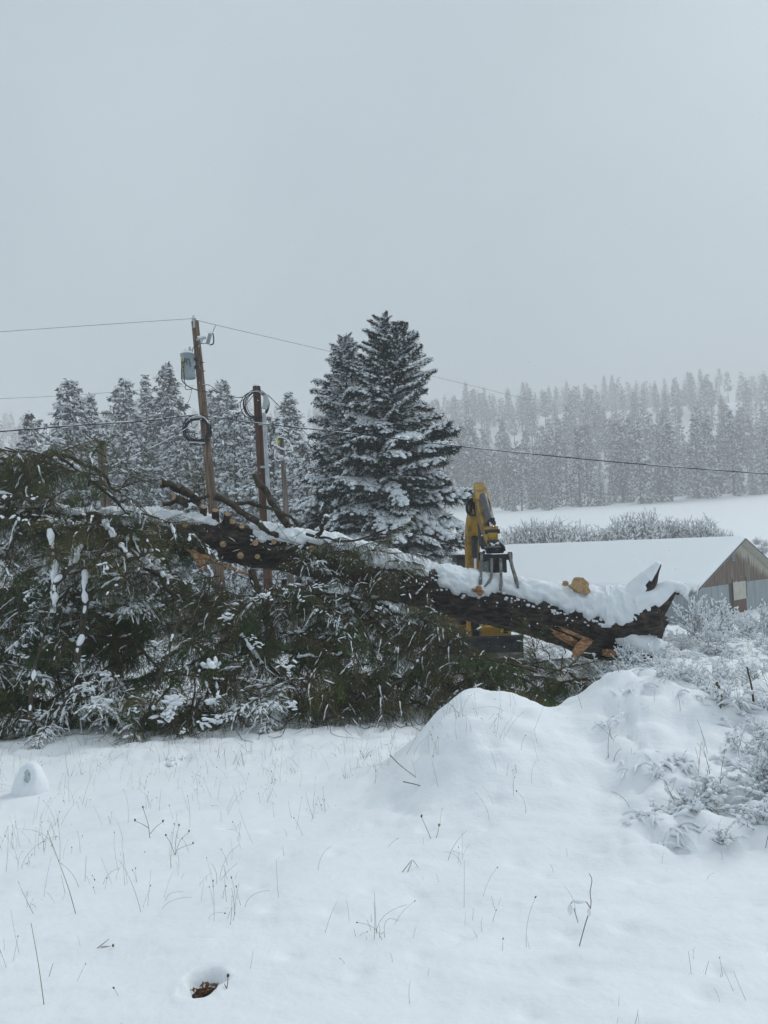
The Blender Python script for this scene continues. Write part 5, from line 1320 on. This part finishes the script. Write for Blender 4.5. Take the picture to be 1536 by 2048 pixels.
    # house: cab, body, counterweight, swing bracket
    def bx3(p0, p1, d0, d1, name, m, bev=True):
        a, b = P(p0[0], p0[1], d0), P(p1[0], p1[1], d0); lo = np.array([a[0], d0, b[2]]); hi = np.array([b[0], d1, a[2]])
        mb = MB(); box(mb, lo, hi); o = part(mb, name, m)
        if bev:
            md = o.modifiers.new('bevel', 'BEVEL'); md.width = 0.03; md.segments = 2
        return o, lo, hi
    cab, lo, hi = bx3((914, 1116), (986, 1246), 18.7, 20.1, 'cab', DKMETAL)
    z0, z1 = lo[2], hi[2]
    mb = MB(); box(mb, (lo[0] + .06, 18.68, z0 + .55), (hi[0] - .06, 18.697, z1 - .10)); part(mb, 'windscreen', GLASS)
    for y in (18.9, 19.45):
        for xx in (lo[0] - .004, hi[0] - .012):
            mb = MB(); box(mb, (xx, y, z0 + .6), (xx + .016, y + .48, z1 - .12)); part(mb, 'side_window', GLASS)
    mb = MB(); box(mb, (lo[0] - .03, 18.66, z1), (hi[0] + .03, 20.15, z1 + .07)); part(mb, 'cab_roof', DKMETAL)
    body, lo, hi = bx3((967, 1253), (1023, 1275), 18.1, 20.4, 'body', YEL)
    mb = MB(); box(mb, (lo[0] + .36, 18.085, lo[2] + .03), (lo[0] + .366, 18.099, hi[2] - .02)); part(mb, 'panel_seam', DKMETAL)
    for q in (.16, .30): 
        mb = MB(); lathe(mb, [(0, -.012), (.012, -.01), (.014, 0)], (lo[0] + q, 18.095, hi[2] - .12), (0, -1, 0), 10); part(mb, 'bolt', DKMETAL, True)
    mb = MB(); box(mb, (hi[0] - .18, 18.083, lo[2] + .10), (hi[0] - .08, 18.098, lo[2] + .19)); dec = part(mb, 'black_decal', BLACK)
    mb = MB(); box(mb, (hi[0] - .165, 18.078, lo[2] + .14), (hi[0] - .095, 18.082, lo[2] + .152)); part(mb, 'decal_line', STEELW)
    for q in range(3):
        mb = MB(); box(mb, (hi[0] - .25 + .02 * q, 18.084, lo[2] + .14 + .035 * q), (hi[0] - .19 + .02 * q, 18.098, lo[2] + .16 + .035 * q)); part(mb, 'warning_sticker', LIME)
    bx3((884, 1252), (1024, 1282), 18.6, 20.9, 'turntable_deck', YEL)
    mb = MB(); a = P(890, 1170, 20.3); b = P(1024, 1256, 20.3); box(mb, (a[0], 20.3, b[2]), (b[0], 21.0, a[2])); part(mb, 'counterweight', YEL)
    for x in (937, 962):
        mb = bm_([(x, 1240, 18.2), (x, 1258, 18.15), (x + 1, 1276, 18.1)], (.09, .1, .12), (.2, .3, .4)); part(mb, 'swing_bracket', YEL)
    for x in (947, 952, 956):
        part(tubepx([(x, 1236, 18.2), (x + 1, 1256, 18.05), (x, 1274, 18.1)], 0.03, 7, 10), 'hose', BLACK, True)
    sgn = P(914, 1244, 18.5); text_mesh('REE', 'lettering', 0.14, STEELW, ex, Matrix.Translation(Vector(sgn) - Vector(ex.location)) @ Matrix.Rotation(R(90), 4, 'X'))
    # dozer blade
    a, b = P(884, 1279, 17.4), P(1047, 1312, 17.4)
    zz = np.linspace(b[2], a[2], 8); cv = 0.10 * np.sin(np.linspace(0, np.pi, 8)); V = []
    for y in (0, .05):
        for z, c_ in zip(zz, cv):
            V += [(a[0], 17.4 + c_ + y, z), (b[0], 17.4 + c_ + y, z)]
    f = []
    for k in range(7): f += [[2 * k, 2 * k + 1, 2 * k + 3, 2 * k + 2], [16 + 2 * k, 16 + 2 * k + 2, 16 + 2 * k + 3, 16 + 2 * k + 1], [2 * k, 2 * k + 2, 18 + 2 * k, 16 + 2 * k], [2 * k + 1, 17 + 2 * k, 19 + 2 * k, 2 * k + 3]]
    f += [[14, 15, 31, 30], [0, 16, 17, 1]]
    mb = MB(); mb.add(V, f); bl = part(mb, 'blade', DKMETAL)
    mb = MB(); box(mb, (a[0], 17.36, b[2] - .03), (b[0], 17.41, b[2] + .09)); part(mb, 'cutting_edge', STEELW)
    mb = MB(); box(mb, (a[0] - .02, 17.40, a[2]), (b[0] + .02, 17.50, a[2] + .04)); part(mb, 'blade_top_rib', DKMETAL)
    for x in (a[0], b[0] - .04):
        mb = MB(); box(mb, (x - .004, 17.37, b[2] + .09), (x + .044, 17.62, a[2])); part(mb, 'blade_cheek', DKMETAL)
    for x in (a[0] + .55, b[0] - .6):
        mb = MB(); box(mb, (x, 17.5, b[2] + .05), (x + .12, 18.6, b[2] + .2)); part(mb, 'blade_arm', DKMETAL)
    # tracks
    zg = bx[2]
    for x0 in (a[0] + .02, b[0] - .47):
        t = np.linspace(0, 2 * np.pi, 24, endpoint=False)
        cx_, hx = 19.2, 1.05
        prof = [(cx_ + hx * np.sign(math.cos(q)) + .27 * math.cos(q), zg + .30 + .27 * math.sin(q)) for q in t]
        mb = MB(); V = [(x, y, z) for x in (x0, x0 + .45) for y, z in prof]; n = 24
        mb.add(V, [[k, (k + 1) % n, (k + 1) % n + n, k + n] for k in range(n)])
        for o0 in (0, n): mb.add(V[o0:o0 + n] + [(V[o0][0], cx_, zg + .3)], [[k, (k + 1) % n, n] for k in range(n)])
        tr = part(mb, 'track', BLACK)
        for k in range(9):
            mb = MB(); y = 18.2 + k * .25; box(mb, (x0 + .01, y, zg + .565), (x0 + .44, y + .07, zg + .60)); g_ = mb.build('grouser', DKMETAL); g_.parent = tr
    mb = MB(); box(mb, (a[0] + .4, 18.6, zg + .3), (b[0] - .4, 20.0, P(950, 1284, 18.6)[2])); part(mb, 'carbody', DKMETAL)
    return ex
excavator()

# ------------------------------------------------------------------ shrubs
def shrub_mesh(name, seed, H=1.2, n=26, sub=7, snow=0.7, r0=0.008, spread=0.55, mats=None, side=3, sn=1.0):
    r = np.random.default_rng(seed); mb = MB(); K = 7; q = np.linspace(0, 1, K)
    az = r.random(n) * 6.28; lean = np.abs(r.normal(0, spread, n)); L = H * r.uniform(0.45, 1.05, n)
    d = norm(np.stack([np.cos(az) * lean, np.sin(az) * lean, np.ones(n)], -1))
    b = np.stack([r.normal(0, .08 * H, n), r.normal(0, .08 * H, n), np.zeros(n)], -1)
    pth = b[:, None] + d[:, None] * (L[:, None] * q)[..., None] + (r.normal(0, .12, (n, 1, 3)) * L[:, None, None]) * (q ** 2)[None, :, None]
    tubes(mb, pth, r0 * np.linspace(1, .4, K)[None] * np.ones((n, 1)), side, 0)
    idx = np.repeat(np.arange(n), sub); t = r.uniform(.25, .98, len(idx)); f = t * (K - 1); i0 = np.minimum(f.astype(int), K - 2); fr = (f - i0)[:, None]
    b2 = pth[idx, i0] * (1 - fr) + pth[idx, i0 + 1] * fr
    d2 = norm(d[idx] * .7 + r.normal(0, .5, (len(idx), 3)) + [0, 0, .15]); L2 = H * r.uniform(.10, .38, len(idx)) * (1.1 - .5 * t)
    K2 = 4; q2 = np.linspace(0, 1, K2); p2 = b2[:, None] + d2[:, None] * (L2[:, None] * q2)[..., None] + (r.normal(0, .15, (len(idx), 1, 3)) * L2[:, None, None]) * (q2 ** 2)[None, :, None]
    tubes(mb, p2, r0 * .55 * np.linspace(1, .4, K2)[None] * np.ones((len(idx), 1)), side, 0)
    for pp in (pth, p2):
        c = ((pp[:, 1:] + pp[:, :-1]) / 2).reshape(-1, 3); dd = np.diff(pp, axis=1).reshape(-1, 3)
        on = (r.random(len(c)) < snow) & (c[:, 2] > .05 * H); c, dd = c[on], dd[on]; k = len(c)
        if not k: continue
        Y = norm(np.cross(dd, [0, 0.2, 1.0])) * (sn * r0 * r.uniform(.9, 2.6, k))[:, None]; Z = np.cross(norm(Y), norm(dd)); Z = np.where(Z[:, 2:3] < 0, -Z, Z) * (sn * r0 * r.uniform(.9, 2.2, k))[:, None]
        blobs(mb, c + np.array([0, 0, r0 * 1.2 * sn]), dd * r.uniform(.45, .75, (k, 1)), Y, Z, 1, 1, .18, r)
    return mb.mesh(name, mats or [SHRUBT, SNOWB], False)
SHB = [shrub_mesh('snowy_shrub_a', 601, 1.25, 30, 9, .42, .006, .5, sn=1.9), shrub_mesh('snowy_shrub_b', 602, 1.0, 26, 8, .5, .006, .8, sn=2.2), shrub_mesh('snowy_shrub_c', 603, .7, 26, 7, .6, .005, 1.0, sn=2.6)]
def place(name, me, px, py, label, cat, group=None, sc=1.0, rz=0, dz=0.0, d=None):
    if d is None: p = ground_at(px, py)
    else:
        p = P(px, py, d); p[2] = float(gz(p[0], p[1]))
    o = link(name, me, None, (p[0], p[1], p[2] - 0.03 + dz)); o.scale = (sc,) * 3; o.rotation_euler.z = rz
    return tag(o, label, cat, group)
GS = 'snow-laden shrubs on the bank'
for px, py, k, sc, lb in [(1400, 1318, 0, .85, 'twiggy snow-laden shrub standing tallest before the barn wall'), (1452, 1308, 1, .9, 'spreading snowy shrub next to the tallest shrub, below the barn door'), (1500, 1300, 2, .9, 'low snowy shrub below the corrugated barn wall'),
                          (1368, 1335, 2, .55, 'small brownish shrub between the trunk butt and the tallest shrub'), (1428, 1325, 2, .8, 'low shrub tucked in front of the tallest shrub'), (1535, 1310, 1, .7, 'snowy shrub at the picture edge below the barn'),
                          (1262, 1340, 2, .6, 'low tangle of snowy stems just below the trunk butt'), (1318, 1345, 2, .6, 'small shrub under the broken roots of the trunk'),
                          (1530, 1560, 2, .36, 'snow-buried bush with dark gaps at the edge of the bank')]:
    place('snowy_shrub', SHB[k], px, py, lb, 'shrub', GS, sc, px * .1, 0.0, {1400: 15.5, 1452: 16.2, 1500: 16.8, 1368: 14.3, 1428: 14.6, 1535: 16.0, 1262: 12.9, 1318: 13.2}.get(px))
ROWM = [mat('thicket_twig', (.06, .05, .046), (.13, .105, .095), 2, .9), SNOWF]
ROW = [shrub_mesh('thicket_%d' % k, 620 + k, 3.0, 40, 10, .30, .028, .42, ROWM, 3, 1.2) for k in range(3)]
r = np.random.default_rng(9)
tops = [(1005, 1072), (1018, 1062), (1032, 1056), (1046, 1050), (1060, 1046), (1075, 1048), (1090, 1046), (1105, 1050), (1120, 1046), (1135, 1052), (1150, 1056), (1165, 1060), (1180, 1056), (1195, 1062), (1210, 1058), (1225, 1052), (1240, 1044), (1255, 1036), (1270, 1032), (1286, 1030), (1300, 1034), (1316, 1040), (1332, 1040), (1348, 1044), (1364, 1042), (1380, 1046), (1396, 1044), (1412, 1038), (1425, 1052), (1440, 1062), (1456, 1066)]
for i, (px, py) in enumerate(tops):
    d = 92 + r.uniform(-3, 4); p = P(px, py, d); g = float(gz(p[0], p[1])); h = max(p[2] - g, 1.0)
    o = link('thicket_bush', ROW[i % 3], None, (p[0], p[1], g - .1)); s = h / 2.9; o.scale = (s * 1.1, s * 1.1, s); o.rotation_euler.z = i * 1.3
    tag(o, 'frosted bare bush behind the barn roof, %s in its row from the excavator' % ordn[i], 'bush', 'thicket row beyond the barn')
for i, (px, py, s) in enumerate([(1505, 1098, .45), (1525, 1092, .4), (1480, 1072, .3), (1530, 1070, .3), (1515, 1110, .35)]):
    d = 88 + 3 * i; p = P(px, py, d); g = float(gz(p[0], p[1])); o = link('thicket_bush', ROW[i % 3], None, (p[0], p[1], g - .1)); o.scale = (s * 1.4, s * 1.4, s)
    tag(o, 'low frosted bush on the snowy slope beyond the barn gable, ' + ['widest one', 'beside the widest one', 'highest up the slope', 'high at the picture edge', 'lowest by the verge'][i], 'bush', 'low bushes beyond the barn gable')
# pale leafless thicket under the poles
for i, (px, py, d, s) in enumerate([(455, 1010, 30, .9), (490, 1000, 31, 1.0), (545, 1005, 29, .9), (590, 1015, 30, .9), (620, 1000, 33, 1.1), (430, 1000, 34, 1.0)]):
    p = P(px, py, d); g = float(gz(p[0], p[1])); o = link('thicket_bush', ROW[i % 3], None, (p[0], p[1], g - .1)); o.scale = (s, s, s * 1.1); o.rotation_euler.z = i
    tag(o, 'snow-crusted leafless bush behind the felled trunk, %s counting from the transformer pole' % ordn[[1, 2, 3, 4, 5, 0][i]], 'bush', 'leafless bushes under the poles')

# ------------------------------------------------------------------ snow clumps and dry stalks on the bank
def tufts():
    """snow-laden grass: arching blades cased in snow, in tufts over the bank"""
    r = np.random.default_rng(55); N = 9000
    y = 4.2 + 18 * r.random(N) ** 1.5; x = r.uniform(-.30, .62, N) * y
    m = bankmask(x, y); ok = r.random(N) < (m - .3) * 1.2; ok &= ~((y > 9.0) & (x < 2.4))
    x, y = x[ok][:230], y[ok][:230]; n = len(x); nb = 14
    idx = np.repeat(np.arange(n), nb); k = len(idx)
    bx_, by_ = x[idx] + r.normal(0, .07, k), y[idx] + r.normal(0, .07, k)
    az = r.random(k) * 6.28; L = r.uniform(.05, .20, k) * (.75 + .05 * y[idx]); up = r.uniform(.1, .9, k)
    K = 6; q = np.linspace(0, 1, K)
    px_ = bx_[:, None] + np.cos(az)[:, None] * L[:, None] * q; py_ = by_[:, None] + np.sin(az)[:, None] * L[:, None] * q
    pz = gz(bx_, by_)[:, None] - .02 + (up * L)[:, None] * (1.6 * q - 1.75 * q ** 2)
    pz = np.maximum(pz, gz(px_, py_) - .012)
    pth = np.stack([px_, py_, pz], -1)
    rad = r.uniform(.006, .016, (k, 1)) * (.75 + .05 * y[idx])[:, None] * (np.sin(np.pi * np.clip(q, .08, .97)) ** .5)[None] * (1 + .3 * r.normal(0, 1, (k, K)).clip(-1, 1))
    mb = MB(); tubes(mb, pth, rad, 5, 0, False)
    tag(mb.build('snow_laden_grass', SNOWB), 'bent grass cased in snow in lumpy tufts over the bank', 'grass', None, 'stuff')
tufts()
def weeds_on_bank():
    """low tangled weeds loaded with snow, half buried over the bank: too many and matted to count"""
    r = np.random.default_rng(57); src = []
    for k in range(3):
        me = shrub_mesh('w', 640 + k, .42, 13, 5, .5, .0035, 1.1, sn=3.2)
        v = np.empty(len(me.vertices) * 3, np.float32); me.vertices.foreach_get('co', v); li = np.empty(len(me.loops), np.int32); me.loops.foreach_get('vertex_index', li)
        ls = np.empty(len(me.polygons), np.int32); me.polygons.foreach_get('loop_total', ls); mi = np.empty(len(me.polygons), np.int32); me.polygons.foreach_get('material_index', mi)
        k3 = int((ls == 3).sum()); src.append((v.reshape(-1, 3).astype(float), li[:k3 * 3].reshape(-1, 3), mi[:k3], li[k3 * 3:].reshape(-1, 4), mi[k3:])); bpy.data.meshes.remove(me)
    N = 6000; y = 4.25 + 14 * r.random(N) ** 1.5; x = r.uniform(.15, .62, N) * y
    ok = (r.random(N) < (bankmask(x, y) - .35) * 1.5) & ~((y > 8.6) & (x < 2.4)); x, y = x[ok][:88], y[ok][:88]; z = gz(x, y)
    mb = MB()
    for i in range(len(x)):
        V, f3, m3, f4, m4 = src[i % 3]; a = r.random() * 6.28; c_, s_ = math.cos(a), math.sin(a); sc = r.uniform(.45, 1.0) * (.7 + .05 * y[i])
        W = V @ np.array([[c_, s_, 0], [-s_, c_, 0], [0, 0, .72]]) * sc + np.array([x[i], y[i], z[i] - .06 * sc])
        n0 = mb.n; mb.add(W, f3, m3); mb.F[4].append(f4 + n0); mb.M[4].append(m4)
    tag(mb.build('snow_laden_weeds', [SHRUBT, SNOWB], None, {1}), 'matted low weeds loaded with snow over the bank', 'weeds', None, 'stuff')
weeds_on_bank()
def stalks(name, label, N, xr, yr, hr, rad, seed, dens=None, bend=.35, heads=0.0):
    r = np.random.default_rng(seed)
    y = yr[0] + (yr[1] - yr[0]) * r.random(N * 4); x = r.uniform(xr[0], xr[1], N * 4) * y
    if dens is not None:
        ok = r.random(len(x)) < dens(x, y); x, y = x[ok], y[ok]
    x, y = x[:N].copy(), y[:N].copy(); n = len(x)
    cl = r.random(n) < .6; src = r.integers(0, max(1, n // 7), n); x[cl] = x[src][cl] + r.normal(0, .045, n)[cl]; y[cl] = y[src][cl] + r.normal(0, .06, n)[cl]
    b = np.stack([x, y, gz(x, y) - .02], -1); H = r.uniform(hr[0], hr[1], n) * r.uniform(.6, 1.2, n); K = 7; q = np.linspace(0, 1, K)
    d = norm(np.stack([r.normal(0, .22, n), r.normal(0, .15, n), np.ones(n)], -1)); az = r.random(n) * 6.28; bd = np.abs(r.normal(0, bend, n))
    pth = b[:, None] + d[:, None] * (H[:, None] * q)[..., None] + np.stack([np.cos(az) * bd * H, np.sin(az) * bd * H * .5, -bd ** 2 * H * .9], -1)[:, None] * (q ** 2)[None, :, None]
    mb = MB(); tubes(mb, pth, rad * r.uniform(.6, 1.2, (n, 1)) * np.linspace(1, .55, K)[None], 3, 0)
    on = r.random(n) < heads; tip = pth[on, -1]; dd = norm(pth[on, -1] - pth[on, -2]); k = len(tip)
    if k:
        Y, Z = frames(dd); hs_ = r.uniform(.0018, .0035, k)[:, None]; blobs(mb, tip, dd * hs_ * 1.8, Y * hs_, Z * hs_, 0, 1, .2, r)
    return tag(mb.build(name, STALK), label, 'grass', None, 'stuff')
stalks('dry_grass', 'thin dry grass stalks poking through the foreground snow', 720, (-.56, .2), (3.2, 8.8), (.02, .28), .0010, 71, lambda x, y: .15 + .85 * ss(3.2, 5.0, y) * (vnoise(x * .9, y * .9, s=5) > -.35), .35, .35)
stalks('dry_grass', 'sparse dry stalks on the near smooth snow', 70, (-.55, .55), (2.4, 4.6), (.03, .13), .0009, 72, None, .3, .2)
stalks('dry_grass', 'dark weed stems poking from the lumpy snowy bank', 760, (.12, .60), (4.4, 16), (.06, .30), .0022, 73, lambda x, y: bankmask(x, y), .45, .1)
stalks('dry_grass', 'fine weeds at the foot of the brush heap', 160, (-.56, .05), (7.5, 9.8), (.06, .25), .0015, 74, None, .4, .1)

# particular weeds
def weed(label, px, py, paths, r_, heads=(), snowat=(), name='dry_weed'):
    """paths: lists of pixel offsets (dx,dy) from the foot; all in the plane of the foot"""
    p = ground_at(px, py); d = p[1]
    root = empty(name, tuple(p), 0, label, 'weed')
    for pt in paths:
        w_ = P(px + np.array([q[0] for q in pt], float), py + np.array([q[1] for q in pt], float), np.array([d + .02 * k for k in range(len(pt))]))
        w_ = smooth_path(w_, 14) if len(pt) > 2 else w_
        mb = MB(); tube(mb, w_, np.linspace(r_, r_ * .6, len(w_)), 5, 0, True); adopt(mb.build('stem', STALK), root)
    for hx, hy, s in heads:
        c = P(px + hx, py + hy, d); mb = MB(); blobs(mb, [c], np.array([[s, 0, 0]]), np.array([[0, s, 0]]), np.array([[0, 0, s * 1.5]]), 0, 2, .12); adopt(mb.build('seed_head', STALK), root)
    for hx, hy, sx, sz in snowat:
        c = P(px + hx, py + hy, d - .005); mb = MB(); blobs(mb, [c], np.array([[sx, 0, 0]]), np.array([[0, sx * .7, 0]]), np.array([[0, 0, sz]]), 0, 2, .08); adopt(mb.build('snow', SNOWB), root)
    return root
weed('arched weed with snow hanging from its bent twig on the smooth snow', 1158, 1895, [[(0, 0), (12, -45), (24, -85), (22, -110), (26, -135), (20, -148)], [(22, -80), (12, -92), (-12, -92), (-20, -78)], [(-10, -78), (-2, -50)]], .0022, (), [(-18, -76, .012, .022), (20, -70, .008, .018), (0, -93, .03, .008)])
weed('charred straight stick standing upright in the bank snow', 1508, 1418, [[(0, 0), (-4, -40), (-14, -84)]], .010, (), (), 'charred_stick')
weed('short dark stick with a seed tuft above the bank', 1440, 1420, [[(0, 0), (3, -20), (8, -40)], [(4, -25), (0, -42), (-6, -50)]], .008, [(-6, -52, .012), (-2, -46, .01)], (), 'charred_stick')
weed('pair of thin stems with dark seed heads below the mound', 862, 1678, [[(0, 0), (-10, -24), (-19, -44)], [(10, -2), (14, -14), (16, -26)]], .002, [(-19, -46, .007), (16, -28, .007)])
weed('bent stalk folded into a peak on the smooth snow', 828, 1745, [[(-24, 0), (-8, -20), (-2, -24), (10, -8)], [(-14, 2), (-4, -22)]], .0022)
weed('branching dark weed with tiny heads, the larger of the two clumps', 300, 1678, [[(0, 0), (-4, -30), (-14, -62)], [(0, -10), (14, -26), (26, -34)], [(-2, -22), (-16, -30), (-30, -36)]], .002, [(-14, -64, .006), (26, -36, .006), (-30, -38, .006)])
weed('bushy small weed with many tiny heads near the branching dark weed', 350, 1712, [[(0, 0), (10, -30), (28, -48)], [(0, 0), (2, -34), (8, -60)], [(0, 0), (-8, -24), (-18, -40)], [(4, -12), (20, -20), (36, -24)]], .0016, [(28, -50, .005), (8, -62, .005), (-18, -42, .005), (36, -26, .005)])
weed('long thin bent stem rising in the corner of the foreground', 88, 2010, [[(0, 0), (-8, -60), (-16, -110), (-26, -164)]], .0016)
weed('long straight stem leaning beside the bushy weed', 152, 1830, [[(0, 0), (-14, -50), (-30, -95), (-58, -170)]], .0018)
weed('forked short twig lying beside a dent in the near snow', 190, 1900, [[(0, 0), (18, -14), (28, -22)], [(12, -6), (36, -8)]], .0022, [(36, -9, .005)])
weed('upright bud stem beside the leaf-filled hole', 452, 1982, [[(0, 0), (3, -14), (4, -30)], [(1, -6), (-3, -14)]], .0022, [(4, -31, .005)])
weed('thick fallen twig lying on the flank of the mound', 840, 1575, [[(-60, -65), (-40, -45), (-8, -20)], [(-34, -12), (0, -4), (30, 6)]], .004)

# ------------------------------------------------------------------ small things in the foreground snow
def hollow_stump():
    p = ground_at(60, 1585); root = empty('snow_capped_stump', tuple(p), 0, 'small snow-capped stump with a frosted grey hollow at the edge of the brush', 'stump')
    r_ = pxm(30, p[1]); h = pxm(62, p[1])
    mb = MB(); V, Fc = ICO[3]; W = V * [r_ * 1.05, r_, h * .98]; W[:, 2] = np.where(W[:, 2] < 0, W[:, 2] * .3, W[:, 2])
    low = 1 - ss(0, h * .6, W[:, 2]); W[:, 0] *= 1 + .12 * low; W[:, 1] *= 1 + .1 * low
    W += .012 * np.stack([vnoise(V[:, 0] * 3, V[:, 1] * 3, V[:, 2] * 3, s=k) for k in (1, 2, 3)], -1)
    dent = np.exp(-((W[:, 0] - r_ * .05) / (r_ * .28)) ** 2 - ((W[:, 2] - h * .52) / (h * .24)) ** 2) * (W[:, 1] < 0)
    W[:, 1] += dent * r_ * .75
    mb.add(W, Fc); mb.build('snow', SNOWB, root)
    mb = MB(); blobs(mb, [(r_ * .05, -r_ * .34, h * .48)], np.array([[r_ * .32, 0, 0]]), np.array([[0, r_ * .18, 0]]), np.array([[0, 0, h * .29]]), 0, 3, .06); mb.build('hollow', FROST, root)
hollow_stump()
hx, hy = HOLE
LV = empty('leaf_litter', (hx, hy, float(gz(hx, hy))), 0, 'brown dead leaves showing in a hole in the near snow', 'leaves')
mb = MB(); blobs(mb, [(0, .02, -.008)], np.array([[.060, 0, 0]]), np.array([[0, .085, 0]]), np.array([[0, 0, .020]]), 0, 2, .1); mb.build('soil', SOIL, LV)
r = np.random.default_rng(3)
for k in range(46):
    c = np.array([r.normal(0, .026), .025 + r.normal(0, .034), .014 + .014 * r.random()]); a = norm(np.array([r.normal(), r.normal(), .5 * r.normal()])); b = norm(np.cross(a, r.normal(0, 1, 3))); s = r.uniform(.008, .018); w_ = s * .45; up = np.cross(a, b) * s * .25
    mb = MB(); mb.add([c - a * s, c - b * w_ + up, c + a * s, c + b * w_ + up, c], [[0, 1, 4], [1, 2, 4], [2, 3, 4], [3, 0, 4]]); mb.build('dead_leaf', LEAF, LV, False)

# ------------------------------------------------------------------ falling snow and the snowy air
def flakes():
    r = np.random.default_rng(99); N = 8000
    y = r.uniform(3.5, 14.5, N); x = r.uniform(-9, 9, N); z = r.uniform(-.8, 9.5, N); ok = z > gz(x, y) + .05; x, y, z = x[ok], y[ok], z[ok]; n = len(x)
    s = (.0024 + .0030 * r.random(n))[:, None]
    V = np.array([[1, 0, 0], [-1, 0, 0], [0, 1, 0], [0, -1, 0], [0, 0, 1], [0, 0, -1.]]); Fc = np.array([[0, 2, 4], [2, 1, 4], [1, 3, 4], [3, 0, 4], [2, 0, 5], [1, 2, 5], [3, 1, 5], [0, 3, 5]])
    W = np.stack([x, y, z], -1)[:, None] + V[None] * s[:, None] * r.uniform(.6, 1.4, (n, 6, 1))
    mb = MB(); mb.add(W.reshape(-1, 3), (Fc[None] + np.arange(n)[:, None, None] * 6).reshape(-1, 3)); tag(mb.build('falling_snow', SNOWB), 'snowflakes falling through the air', 'snow', None, 'stuff')
flakes()
def haze():
    mb = MB(); box(mb, (-1300, -60, -8), (1300, 1300, 175)); o = mb.build('haze', [], None, False)
    m = bpy.data.materials.new('snowy_air'); m.use_nodes = True; t = m.node_tree; t.nodes.clear()
    out = t.nodes.new('ShaderNodeOutputMaterial'); v = t.nodes.new('ShaderNodeVolumePrincipled')
    v.inputs['Color'].default_value = (.985, .99, 1.0, 1); v.inputs['Density'].default_value = HAZE; v.inputs['Anisotropy'].default_value = 0.0
    t.links.new(v.outputs[0], out.inputs['Volume']); o.data.materials.append(m)
    tag(o, 'pale snowy haze thickening with distance', 'haze', None, 'stuff')
haze()
